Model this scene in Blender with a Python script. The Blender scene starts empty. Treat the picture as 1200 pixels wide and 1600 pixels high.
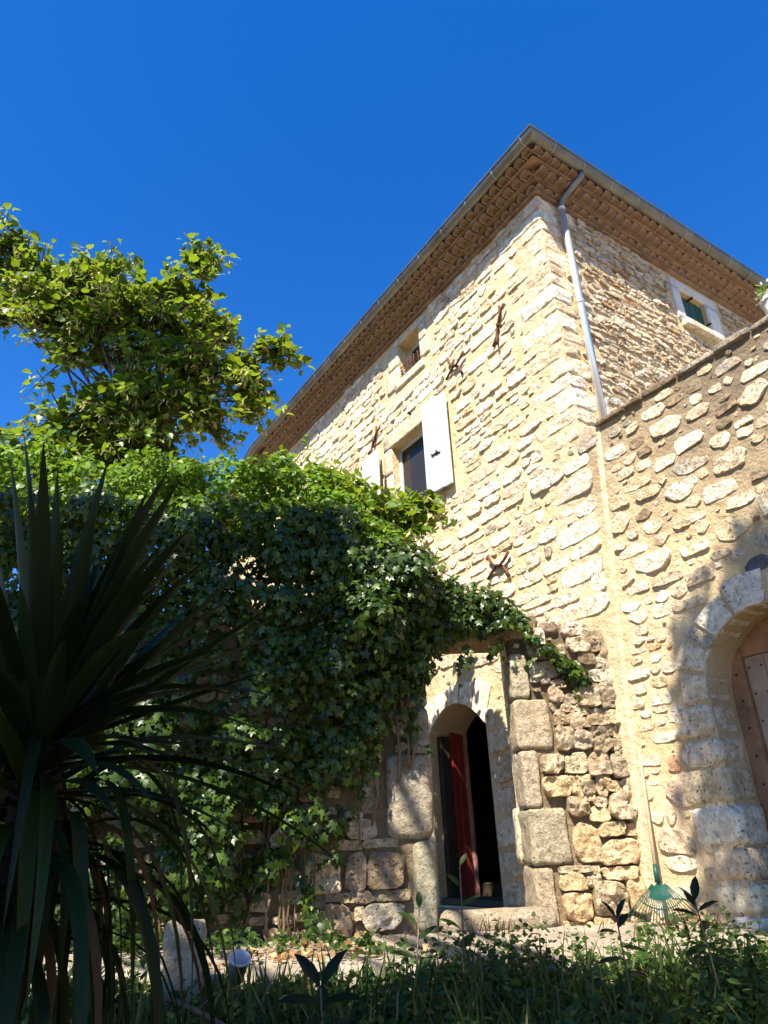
import bpy, bmesh, math, random
import numpy as np
from mathutils import Vector, Matrix, noise
from mathutils.geometry import tessellate_polygon

random.seed(7); RNG = np.random.default_rng(7)
sc = bpy.context.scene
COL = sc.collection

# ------------------------------------------------------------------ camera
PITCH, ROLL = math.radians(25.2), math.radians(-2.55)
fw = Vector((0, math.cos(PITCH), math.sin(PITCH)))
up0 = Vector((0, -math.sin(PITCH), math.cos(PITCH))); rt0 = Vector((1, 0, 0))
rt = math.cos(ROLL) * rt0 + math.sin(ROLL) * up0
up = -math.sin(ROLL) * rt0 + math.cos(ROLL) * up0
CAM = Vector((0, 0, 1.5))
cam = bpy.data.cameras.new('camera'); cam_o = bpy.data.objects.new('camera', cam); COL.objects.link(cam_o)
cam.sensor_fit = 'VERTICAL'; cam.sensor_height = 36; cam.sensor_width = 27
cam.lens = 36 * 1110 / 1600; cam.clip_start = .05; cam.clip_end = 2000
m = Matrix.Identity(4)
for i in range(3):
    m[i][0], m[i][1], m[i][2], m[i][3] = rt[i], up[i], -fw[i], CAM[i]
cam_o.matrix_world = m
sc.camera = cam_o

# ------------------------------------------------------------------ sky, sun, exposure
SUN = Vector((-.300, -.700, 1.03)).normalized()          # towards the sun
sun_el = math.asin(SUN.z); sun_az = math.atan2(SUN.x, SUN.y)
w = bpy.data.worlds.new('World'); sc.world = w; w.use_nodes = True
nt = w.node_tree; nt.nodes.clear()
sky = nt.nodes.new('ShaderNodeTexSky'); sky.sky_type = 'NISHITA'; sky.sun_disc = False
sky.sun_elevation = sun_el; sky.sun_rotation = sun_az
sky.altitude = 300; sky.air_density = 1.0; sky.dust_density = 0.1; sky.ozone_density = 3.0
hs = nt.nodes.new('ShaderNodeHueSaturation'); hs.inputs['Saturation'].default_value = 1.37; hs.inputs['Hue'].default_value = .512
bg = nt.nodes.new('ShaderNodeBackground'); bg.inputs['Strength'].default_value = 0.1
wo = nt.nodes.new('ShaderNodeOutputWorld')
nt.links.new(sky.outputs[0], hs.inputs['Color']); nt.links.new(hs.outputs[0], bg.inputs['Color']); nt.links.new(bg.outputs[0], wo.inputs[0])
sl = bpy.data.lights.new('sun', 'SUN'); sl.energy = 5.0; sl.angle = math.radians(.53); sl.color = (1, .93, .80)
so = bpy.data.objects.new('sun', sl); COL.objects.link(so); so.location = SUN * 60
so.rotation_euler = SUN.to_track_quat('Z', 'Y').to_euler()
vs = sc.view_settings; vs.view_transform = 'Standard'; vs.look = 'None'; vs.gamma = 1; vs.use_curve_mapping = False
vs.exposure = 1.42
sc.cycles.use_denoising = True
sc.cycles.max_bounces = 6; sc.cycles.transparent_max_bounces = 4

# ------------------------------------------------------------------ material helpers
def nmat(name):
    mt = bpy.data.materials.new(name); mt.use_nodes = True
    n = mt.node_tree; n.nodes.clear()
    out = n.nodes.new('ShaderNodeOutputMaterial'); b = n.nodes.new('ShaderNodeBsdfPrincipled')
    n.links.new(b.outputs[0], out.inputs[0])
    return mt, n, b, out
def N(n, t, **kw):
    x = n.nodes.new(t)
    for k, v in kw.items():
        if k in x.inputs: x.inputs[k].default_value = v
        else: setattr(x, k, v)
    return x
def ramp(n, src, stops):
    r = n.nodes.new('ShaderNodeValToRGB'); el = r.color_ramp.elements
    while len(el) < len(stops): el.new(.5)
    for e, (p, c) in zip(el, stops):
        e.position = p; e.color = (*c, 1) if len(c) == 3 else c
    n.links.new(src, r.inputs[0]); return r
def mixc(n, a, b, f, mode='MIX'):
    x = n.nodes.new('ShaderNodeMix'); x.data_type = 'RGBA'; x.blend_type = mode
    for s, v in ((6, a), (7, b), (0, f)):
        if hasattr(v, 'is_linked') or hasattr(v, 'links'): n.links.new(v, x.inputs[s])
        else: x.inputs[s].default_value = (*v, 1) if isinstance(v, tuple) and len(v) == 3 else v
    return x.outputs[2]
def noise_t(n, pos, scale, detail=6, rough=.6):
    t = N(n, 'ShaderNodeTexNoise', Scale=scale, Detail=detail, Roughness=rough)
    if pos is not None: n.links.new(pos, t.inputs['Vector'])
    return t
def bump(n, b, height, strength, dist, prev=None):
    x = N(n, 'ShaderNodeBump', Strength=strength, Distance=dist)
    n.links.new(height, x.inputs['Height'])
    if prev: n.links.new(prev.outputs[0], x.inputs['Normal'])
    if b: n.links.new(x.outputs[0], b.inputs['Normal'])
    return x

def stone_mat(name, pit=.5, rough_d=.012, tint=(.55, .36, .17), grain=45):
    """limestone: the colour comes from the object (obj.color), grain, pits and ochre patches from noise"""
    mt, n, b, o = nmat(name)
    g = N(n, 'ShaderNodeNewGeometry'); oi = N(n, 'ShaderNodeObjectInfo')
    P = g.outputs['Position']
    big = noise_t(n, P, 3.2, 4); fine = noise_t(n, P, grain, 8, .7); mid = noise_t(n, P, 14, 6, .65)
    c0 = mixc(n, oi.outputs['Color'], tint, ramp(n, big.outputs[0], [(.5, (0, 0, 0)), (.75, (.5, .5, .5))]).outputs[0])
    isl = ramp(n, g.outputs['Random Per Island'], [(0, (.78, .75, .7)), (.5, (1, .97, .93)), (1, (1.12, 1.1, 1.06))])
    c1 = mixc(n, c0, isl.outputs[0], 1.0, 'MULTIPLY')
    c2 = mixc(n, c1, ramp(n, mid.outputs[0], [(.3, (.60, .55, .48)), (.6, (1.1, 1.1, 1.1))]).outputs[0], 1.0, 'MULTIPLY')
    vo = N(n, 'ShaderNodeTexVoronoi', Scale=26.0); 
    add = N(n, 'ShaderNodeVectorMath', operation='MULTIPLY_ADD'); n.links.new(mid.outputs['Color'], add.inputs[0]); add.inputs[1].default_value = (.12,) * 3; n.links.new(P, add.inputs[2])
    n.links.new(add.outputs[0], vo.inputs['Vector'])
    pits = ramp(n, vo.outputs['Distance'], [(.08, (0, 0, 0)), (.30, (1, 1, 1))])
    gate = ramp(n, noise_t(n, P, 7, 4).outputs[0], [(.40, (1, 1, 1)), (.52, (1 - pit,) * 3)])
    pp = mixc(n, pits.outputs[0], gate.outputs[0], 1.0, 'LIGHTEN')
    c3 = mixc(n, c2, mixc(n, (.30, .23, .15), (1, 1, 1), pp), 1.0, 'MULTIPLY')
    n.links.new(c3, b.inputs['Base Color']); b.inputs['Roughness'].default_value = .92; b.inputs['Specular IOR Level'].default_value = .2
    b1 = bump(n, None, pp, .8, rough_d * 1.5); b2 = bump(n, None, mid.outputs[0], 1.0, rough_d * 4, b1); bump(n, b, fine.outputs[0], .8, rough_d * .8, b2)
    return mt
def mortar_mat(name, ca, cb, stain=None, scale=2.0):
    mt, n, b, o = nmat(name)
    g = N(n, 'ShaderNodeNewGeometry'); P = g.outputs['Position']
    a = noise_t(n, P, scale, 6); f = noise_t(n, P, 60, 8, .75); mdl = noise_t(n, P, 9, 7, .65)
    c = ramp(n, a.outputs[0], [(.35, ca), (.65, cb)]).outputs[0]
    c = mixc(n, c, ramp(n, f.outputs[0], [(.3, (.78, .76, .72)), (.65, (1.06, 1.06, 1.06))]).outputs[0], 1.0, 'MULTIPLY')
    if stain:                                              # weathering below the coping: dirt with a ragged edge
        sx = N(n, 'ShaderNodeSeparateXYZ'); n.links.new(P, sx.inputs[0])
        def mth(op, x, y):
            q = N(n, 'ShaderNodeMath', operation=op)
            for i, v in enumerate((x, y)):
                if isinstance(v, (int, float)): q.inputs[i].default_value = v
                else: n.links.new(v, q.inputs[i])
            return q.outputs[0]
        zz = mth('ADD', sx.outputs[2], mth('MULTIPLY', sx.outputs[0], .9))
        zz = mth('ADD', zz, mth('MULTIPLY', mth('SUBTRACT', noise_t(n, P, 1.6, 5).outputs[0], .5), 2.2))
        mr = N(n, 'ShaderNodeMapRange'); mr.inputs[1].default_value = 5.6; mr.inputs[2].default_value = 7.4
        n.links.new(zz, mr.inputs[0])
        c = mixc(n, c, stain, mr.outputs[0])
    n.links.new(c, b.inputs['Base Color']); b.inputs['Roughness'].default_value = .95; b.inputs['Specular IOR Level'].default_value = .1
    b1 = bump(n, None, mdl.outputs[0], 1.0, .06); bump(n, b, f.outputs[0], .7, .008, b1)
    return mt
def plain(name, col, rough=.6, metal=0, var=.25, scale=8, bmp=0, spec=.4):
    mt, n, b, o = nmat(name)
    tc = N(n, 'ShaderNodeTexCoord'); t = noise_t(n, tc.outputs['Object'], scale, 6)
    lo = tuple(v * (1 - var) for v in col); hi = tuple(min(1, v * (1 + var)) for v in col)
    r = ramp(n, t.outputs[0], [(.3, lo), (.7, hi)])
    n.links.new(r.outputs[0], b.inputs['Base Color']); b.inputs['Roughness'].default_value = rough; b.inputs['Metallic'].default_value = metal
    b.inputs['Specular IOR Level'].default_value = spec
    if bmp: bump(n, b, noise_t(n, tc.outputs['Object'], scale * 5, 6).outputs[0], .6, bmp)
    return mt
def leaf_mat(name, c0, c1, trans=(.25, .42, .04), tf=.35, rough=.42, spec=.5, c2=None):
    mt, n, b, o = nmat(name)
    g = N(n, 'ShaderNodeNewGeometry'); oi = N(n, 'ShaderNodeObjectInfo')
    ad = N(n, 'ShaderNodeMath', operation='ADD'); n.links.new(g.outputs['Random Per Island'], ad.inputs[0]); n.links.new(oi.outputs['Random'], ad.inputs[1])
    fr = N(n, 'ShaderNodeMath', operation='FRACT'); n.links.new(ad.outputs[0], fr.inputs[0])
    r = ramp(n, fr.outputs[0], [(0, c0), (.85, c1), (1, c2 or c1)])
    nz = noise_t(n, g.outputs['Position'], 1.7, 3)
    col = mixc(n, r.outputs[0], ramp(n, nz.outputs[0], [(.3, (.7, .75, .7)), (.7, (1.2, 1.15, 1))]).outputs[0], 1.0, 'MULTIPLY')
    n.links.new(col, b.inputs['Base Color']); b.inputs['Roughness'].default_value = rough; b.inputs['Specular IOR Level'].default_value = spec
    t = N(n, 'ShaderNodeBsdfTranslucent'); n.links.new(mixc(n, col, trans, .6), t.inputs[0])
    mx = N(n, 'ShaderNodeMixShader'); mx.inputs[0].default_value = tf
    n.links.new(b.outputs[0], mx.inputs[1]); n.links.new(t.outputs[0], mx.inputs[2]); n.links.new(mx.outputs[0], o.inputs[0])
    return mt

M = dict(
    stone=stone_mat('house_limestone', .75),
    quoin=stone_mat('quoin_limestone', .7, .010),
    rough=stone_mat('dry_wall_stone', .85, .022, (.42, .25, .10), 30),
    hewn=stone_mat('hewn_block_stone', .45, .018, (.48, .38, .22), 60),
    mortar=mortar_mat('lime_mortar', (.66, .48, .26), (.80, .64, .41)),
    mortar_r=mortar_mat('return_mortar', (.60, .46, .28), (.70, .56, .37)),
    mortar_a=mortar_mat('annex_mortar', (.62, .45, .25), (.75, .58, .36), (.22, .17, .115)),
    earth=mortar_mat('earth_mortar', (.12, .09, .055), (.25, .185, .11)),
    smooth=mortar_mat('smooth_mortar', (.70, .55, .34), (.78, .64, .42)),
    dressed=stone_mat('dressed_limestone', .15, .005, (.72, .60, .40)),
    plaster=mortar_mat('white_plaster', (.70, .68, .62), (.80, .78, .73)),
    terracotta=plain('terracotta', (.30, .19, .11), .9, var=.45, scale=4, bmp=.004),
    tilemortar=mortar_mat('cornice_mortar', (.28, .20, .125), (.42, .31, .20)),
    zinc=plain('zinc', (.20, .195, .17), .48, .7, .35, 2.5),
    strap=plain('strap_zinc', (.38, .38, .36), .45, .7, .1, 3),
    zincnew=plain('bright_zinc', (.75, .77, .80), .3, .7, .06, 3),
    shutter=plain('pale_blue_paint', (.50, .55, .58), .6, var=.10, scale=5, bmp=.001),
    green=plain('dark_green_paint', (.015, .075, .045), .5, var=.2, scale=3),
    iron=plain('rusty_iron', (.13, .055, .03), .85, .2, .5, 30, .002),
    black=plain('black_iron', (.02, .02, .02), .5, .5),
    red=plain('red_paint', (.27, .035, .028), .55, var=.3, scale=6, bmp=.001),
    pink=plain('faded_red_paint', (.50, .25, .20), .7, var=.2),
    wood=plain('weathered_oak', (.30, .15, .075), .7, var=.4, scale=5, bmp=.004),
    wood2=plain('door_board_wood', (.34, .22, .15), .7, var=.25, scale=5, bmp=.003),
    dwood=plain('dark_wood', (.04, .03, .02), .7),
    handle=plain('ash_handle', (.50, .36, .22), .6, var=.2, scale=6),
    rake=plain('green_plastic', (.003, .055, .036), .45, var=.15),
    white=plain('white_plastic', (.5, .5, .52), .4, var=.03),
    concrete=mortar_mat('concrete', (.30, .25, .19), (.44, .37, .29)),
    bark=plain('bark', (.10, .075, .05), .9, var=.5, scale=12, bmp=.01),
    ybark=plain('yucca_bark', (.022, .016, .011), .9, var=.5, scale=14, bmp=.01),
    vine=plain('vine_stem', (.16, .11, .06), .9, var=.4, scale=20, bmp=.003),
    ivy=leaf_mat('ivy_leaf', (.010, .027, .003), (.045, .088, .007), (.14, .28, .015), .20, .38, .35, (.10, .14, .015)),
    shrub=leaf_mat('climber_leaf', (.04, .105, .006), (.16, .28, .02), (.36, .54, .03), .35, .48, .3),
    linden=leaf_mat('linden_leaf', (.022, .062, .005), (.125, .20, .012), (.40, .52, .025), .38, .42, .4),
    bract=leaf_mat('linden_bract', (.42, .42, .14), (.62, .58, .28), (.6, .55, .2), .4, .6, .2, (.45, .22, .08)),
    yucca=leaf_mat('yucca_leaf', (.004, .011, .003), (.014, .030, .007), (.06, .13, .02), .08, .5, .16),
    dead=leaf_mat('dead_yucca_leaf', (.025, .017, .009), (.075, .05, .025), (.3, .18, .06), .15, .7, .2),
    weed=leaf_mat('weed_leaf', (.010, .032, .006), (.042, .088, .016), (.16, .3, .03), .28, .55, .22, (.12, .16, .04)),
    grass=leaf_mat('grass_blade', (.022, .05, .01), (.09, .12, .03), (.3, .38, .08), .3, .6, .3, (.32, .26, .12)),
    litter=leaf_mat('fallen_leaf', (.13, .07, .03), (.34, .20, .09), (.5, .25, .08), .25, .8, .1, (.55, .42, .24)),
    shade=leaf_mat('shade_tree_leaf', (.03, .08, .015), (.07, .14, .03), (.15, .3, .03), .25),
    petal=plain('white_petal', (.8, .78, .72), .7, var=.05),
    soil=mortar_mat('soil', (.09, .065, .04), (.20, .14, .085)),
)
def glass_mat():
    mt, n, b, o = nmat('window_glass')
    b.inputs['Base Color'].default_value = (.03, .028, .026, 1); b.inputs['Roughness'].default_value = .12; b.inputs['Specular IOR Level'].default_value = .22
    return mt
M['glass'] = glass_mat()

# ------------------------------------------------------------------ object helpers
def link(name, data, parent=None, mat=None, loc=None, mtx=None):
    o = bpy.data.objects.new(name, data); COL.objects.link(o)
    if parent: o.parent = parent
    if mtx is not None: o.matrix_local = mtx
    if loc is not None: o.location = loc
    if mat is not None and not data.materials: data.materials.append(mat)
    return o
def tag(o, label=None, cat=None, group=None, kind=None):
    for k, v in (('label', label), ('category', cat), ('group', group), ('kind', kind)):
        if v: o[k] = v
    return o
def empty(name, loc, label, cat, group=None, mtx=None):
    o = bpy.data.objects.new(name, None); COL.objects.link(o); o.empty_display_size = .2
    if mtx is not None: o.matrix_world = mtx
    else: o.location = loc
    return tag(o, label, cat, group)
def mesh(name, v, f, smooth=False):
    me = bpy.data.meshes.new(name); me.from_pydata([tuple(p) for p in v], [], f)
    if smooth: me.polygons.foreach_set('use_smooth', [True] * len(me.polygons))
    me.update(); return me
def sub_empty(name, parent, mtx):
    o = bpy.data.objects.new(name, None); COL.objects.link(o); o.parent = parent; o.matrix_local = mtx; o.empty_display_size = .1
    return o
class MB:
    def __init__(s): s.v = []; s.f = []
    def add(s, v, f):
        k = len(s.v); s.v += [tuple(p) for p in v]; s.f += [tuple(i + k for i in q) for q in f]; return s
    def box(s, x0, x1, y0, y1, z0, z1):
        v = [(x, y, z) for x in (x0, x1) for y in (y0, y1) for z in (z0, z1)]
        return s.add(v, [(0, 1, 3, 2), (4, 6, 7, 5), (0, 4, 5, 1), (2, 3, 7, 6), (0, 2, 6, 4), (1, 5, 7, 3)])
    def tube(s, pts, rad, n=8, caps=True):
        pts = [Vector(p) for p in pts]; k = len(pts)
        rads = rad if isinstance(rad, (list, tuple)) else [rad] * k
        v = []; f = []; ref = Vector((.31, .17, .93))
        for i, p in enumerate(pts):
            t = (pts[min(i + 1, k - 1)] - pts[max(i - 1, 0)]).normalized()
            a = t.cross(ref)
            if a.length < .05: a = t.cross(Vector((1, 0, 0)))
            a.normalize(); b = t.cross(a)
            for j in range(n):
                q = 2 * math.pi * j / n; v.append(p + (a * math.cos(q) + b * math.sin(q)) * rads[i])
        for i in range(k - 1):
            for j in range(n):
                f.append((i * n + j, i * n + (j + 1) % n, (i + 1) * n + (j + 1) % n, (i + 1) * n + j))
        if caps: f.append(tuple(range(n))[::-1]); f.append(tuple((k - 1) * n + j for j in range(n)))
        return s.add(v, f)
    def build(s, name, mat, parent=None, smooth=False, loc=None, mtx=None):
        return link(name, mesh(name, s.v, s.f, smooth), parent, mat, loc, mtx)
def bevel_box(name, x0, x1, y0, y1, z0, z1, mat, parent, bev=.006, seg=2):
    bm = bmesh.new(); bmesh.ops.create_cube(bm, size=1)
    c = Vector(((x0 + x1) / 2, (y0 + y1) / 2, (z0 + z1) / 2))
    for v in bm.verts: v.co = Vector((v.co.x * (x1 - x0), v.co.y * (y1 - y0), v.co.z * (z1 - z0)))
    bmesh.ops.bevel(bm, geom=list(bm.edges), offset=bev, segments=seg, affect='EDGES')
    me = bpy.data.meshes.new(name); bm.to_mesh(me); bm.free()
    return link(name, me, parent, mat, c)
def scatter(name, tv, tf, pos, rot, scl, mat, parent=None, smooth=True):
    """many copies of one little template joined in ONE mesh"""
    tv = np.array(tv, float); k = len(tv); n = len(pos)
    V = (np.einsum('nij,kj->nki', rot, tv) * np.asarray(scl).reshape(n, -1, 1) + np.asarray(pos)[:, None, :]).reshape(-1, 3)
    me = bpy.data.meshes.new(name)
    lens = np.array([len(q) for q in tf]); idx = np.concatenate([np.array(q) for q in tf])
    L = (idx[None, :] + (np.arange(n) * k)[:, None]).ravel(); tot = np.tile(lens, n); st = np.concatenate([[0], np.cumsum(tot)[:-1]])
    me.vertices.add(n * k); me.vertices.foreach_set('co', V.ravel())
    me.loops.add(len(L)); me.loops.foreach_set('vertex_index', L.astype(np.int32))
    me.polygons.add(len(tot)); me.polygons.foreach_set('loop_start', st.astype(np.int32))
    me.update(calc_edges=True); me.validate()
    if smooth: me.polygons.foreach_set('use_smooth', np.ones(len(me.polygons), bool))
    return link(name, me, parent, mat)
def frames(nrm, tip):
    """rotation matrices: local z = leaf normal, local y = towards the leaf tip"""
    nrm = nrm / np.linalg.norm(nrm, axis=1, keepdims=True)
    y = tip - nrm * np.sum(tip * nrm, 1, keepdims=True); y /= np.linalg.norm(y, axis=1, keepdims=True) + 1e-9
    x = np.cross(y, nrm); return np.stack([x, y, nrm], 2)
def leaves(parent, tv, tf, pos, rot, scl, mat, singles=300, mass='leaf_mass'):
    """the leaves that show largest as objects of their own, the rest as one mass"""
    pos = np.asarray(pos); scl = np.asarray(scl, float)
    d = np.linalg.norm(pos - np.array(CAM), axis=1); face = np.abs(np.einsum('ni,ni->n', rot[:, :, 2], (pos - np.array(CAM)) / d[:, None]))
    rel = pos - np.array(CAM); zc = rel @ np.array(fw); px = rel @ np.array(rt) / zc * 1110; py = rel @ np.array(up) / zc * 1110
    vis = (np.abs(px) < 590) & (np.abs(py) < 790) & (zc > 0)
    # nearest to the viewer within its neighbourhood counts as seen
    cell = {}
    for i in np.nonzero(vis)[0]:
        k = (int(px[i] // 14), int(py[i] // 14))
        if k not in cell or d[i] < d[cell[k]]: cell[k] = i
    front = np.array(sorted(cell.values())); score = (scl[front] / d[front]) ** 2 * face[front]
    pick = front[np.argsort(-score)[:singles]]
    rest = np.setdiff1d(np.arange(len(pos)), pick)
    me = mesh('leaf', tv, tf, True); me.materials.append(mat)
    for i in pick:
        o = bpy.data.objects.new('leaf', me); COL.objects.link(o); o.parent = parent
        mt = Matrix(rot[i].tolist()).to_4x4(); mt = Matrix.Translation(Vector(pos[i])) @ mt @ Matrix.Scale(float(scl[i]), 4)
        o.matrix_local = parent.matrix_world.inverted() @ mt
    ms = scatter(mass, tv, tf, pos[rest], rot[rest], scl[rest], mat); ms.parent = parent
    ms.matrix_local = parent.matrix_world.inverted(); ms['kind'] = 'stuff'
    return ms
def fan(outline, centre):
    v = [centre] + outline; k = len(outline)
    return v, [(0, i, i % k + 1) for i in range(1, k + 1)]
def sym(half):
    return half + [(-x, y, z) for x, y, z in half[::-1] if abs(x) > 1e-6]
IVY_V, IVY_F = fan(sym([(0, .02, 0), (.2, -.1, -.03), (.5, .1, -.09), (.3, .3, -.02), (.5, .6, -.10), (.2, .6, -.02), (0, 1.02, -.1)]), (0, .36, .03))
LIN_V, LIN_F = fan(sym([(0, .04, .0), (.2, -.08, .05), (.42, .06, .10), (.5, .34, .10), (.36, .66, .06), (.14, .92, -.02), (0, 1.08, -.1)]), (0, .42, -.02))
LAN_V = [(0, 0, 0), (.15, .25, .05), (.19, .5, .05), (.12, .78, .02), (0, 1, -.08), (-.12, .78, .02), (-.19, .5, .05), (-.15, .25, .05), (0, .5, 0)]
LAN_F = [(8, 0, 1), (8, 1, 2), (8, 2, 3), (8, 3, 4), (8, 4, 5), (8, 5, 6), (8, 6, 7), (8, 7, 0)]
OVA_V, OVA_F = fan(sym([(0, 0, 0), (.2, .12, .03), (.36, .42, .05), (.26, .75, .03), (0, 1, -.06)]), (0, .5, -.01))
BLD_V = [(-.03, 0, 0), (.03, 0, 0), (-.026, .5, .05), (.026, .5, .05), (0, 1, .22)]
BLD_F = [(0, 1, 3, 2), (2, 3, 4)]
LIT_V = [(0, 0, .05), (.3, .15, .1), (.35, .6, .0), (0, 1, .15), (-.35, .6, .05), (-.3, .15, .12), (0, .5, -.05)]
LIT_F = [(6, 0, 1), (6, 1, 2), (6, 2, 3), (6, 3, 4), (6, 4, 5), (6, 5, 0)]
def rdir(n, up_bias=0.0):
    v = RNG.normal(size=(n, 3)); v[:, 2] += up_bias; return v / np.linalg.norm(v, axis=1, keepdims=True)

# stones read off one by one: (from, to) along the wall and (bottom, top), metres
G_STONES=[[0.66,0.747,3.11,3.218],[0.591,0.74,2.954,3.099],[0.47,0.591,2.932,3.037],[0.734,0.874,3.207,3.334],[0.581,0.662,3.13,3.245],[0.507,0.594,3.059,3.207],[0.41,0.689,2.767,2.92],[0.591,0.67,2.738,2.802],[0.508,0.581,2.724,2.788],[0.403,0.672,2.547,2.706],[0.384,0.492,2.682,2.739],[0.44,0.557,2.489,2.56],[0.292,0.437,2.48,2.539],[0.394,0.51,2.371,2.478],[0.281,0.392,2.335,2.474],[0.218,0.279,2.347,2.413],[0.369,0.528,2.169,2.365],[0.207,0.377,2.174,2.322],[0.309,0.41,2.538,2.621],[0.098,0.306,2.508,2.691],[0.147,0.346,3.144,3.256],[-0.01,0.153,3.085,3.239],[-0.158,-0.012,3.08,3.193],[0.1,0.303,2.992,3.124],[0.018,0.111,2.985,3.075],[-0.187,0.027,2.807,3.079],[0.068,0.212,2.88,2.995],[0.006,0.075,2.853,2.947],[0.017,0.136,2.726,2.817],[-0.162,0.021,2.683,2.816],[0.01,0.129,2.648,2.71],[-0.153,0.017,2.601,2.682],[-0.11,0.104,2.49,2.634],[-0.167,-0.094,2.494,2.577],[0.119,0.208,2.456,2.495],[0.208,0.292,2.448,2.504],[0.047,0.114,2.442,2.498],[0.059,0.226,2.361,2.445],[-0.044,0.05,2.36,2.478],[-0.141,-0.046,2.372,2.481],[0.098,0.225,2.266,2.35],[0.014,0.096,2.272,2.358],[-0.073,0.016,2.243,2.36],[-0.164,-0.075,2.271,2.357],[0.057,0.199,2.136,2.259],[-0.058,0.057,2.146,2.245],[-0.174,-0.059,2.132,2.267],[0.104,0.277,1.963,2.152],[-0.109,0.097,1.936,2.129],[-0.172,-0.102,1.938,2.106],[0.277,0.477,1.975,2.133],[0.481,0.67,1.992,2.136],[0.454,0.656,1.81,1.968],[0.359,0.45,1.792,1.975],[0.285,0.371,1.926,1.96],[0.125,0.227,1.92,1.956],[0.238,0.361,1.818,1.92],[0.154,0.235,1.803,1.917],[0.04,0.147,1.829,1.913],[-0.032,0.033,1.844,1.92],[-0.147,-0.039,1.861,1.926],[-0.146,-0.017,1.759,1.855],[0.33,0.678,1.661,1.806],[0.272,0.341,1.778,1.814],[0.172,0.278,1.727,1.795],[0.178,0.331,1.615,1.718],[-0.053,0.164,1.604,1.83],[-0.145,-0.05,1.6,1.744],[0.077,0.281,1.509,1.604],[-0.046,0.074,1.501,1.585],[-0.114,-0.053,1.538,1.597],[0.281,0.478,1.325,1.607],[-0.052,0.274,1.294,1.485],[-0.138,-0.049,1.427,1.529],[-0.133,-0.052,1.285,1.418],[0.38,0.67,1.262,1.295],[0.323,0.378,1.248,1.29],[0.429,0.672,1.141,1.245],[0.322,0.424,1.152,1.241],[0.024,0.31,1.201,1.28],[-0.08,0.02,1.22,1.272],[0.411,0.666,0.933,1.123],[0.128,0.39,0.952,1.183],[-0.078,0.119,0.966,1.208],[0.44,0.657,0.852,0.923],[0.28,0.419,0.842,0.942],[0.093,0.252,0.835,0.938],[1.986,2.078,2.132,2.264],[2.075,2.148,2.054,2.132],[2.03,2.139,1.935,2.044],[2.075,2.147,1.879,1.93],[2.061,2.162,1.747,1.864],[2.06,2.284,1.568,1.71],[2.164,2.368,1.487,1.553],[1.889,2.158,1.5,1.553],[2.341,2.599,1.204,1.486],[2.14,2.301,1.207,1.473],[1.834,2.134,1.215,1.46],[2.338,2.451,1.143,1.204],[2.248,2.336,1.129,1.19],[2.106,2.245,1.125,1.194],[1.815,2.1,1.128,1.197],[1.868,2.166,0.93,1.108],[2.171,2.239,1.011,1.087],[2.245,2.536,0.865,1.134],[2.462,2.598,1.1,1.199],[2.065,2.187,0.85,0.921],[2.156,2.325,1.942,2.106],[2.17,2.33,1.721,1.758]]
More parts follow.
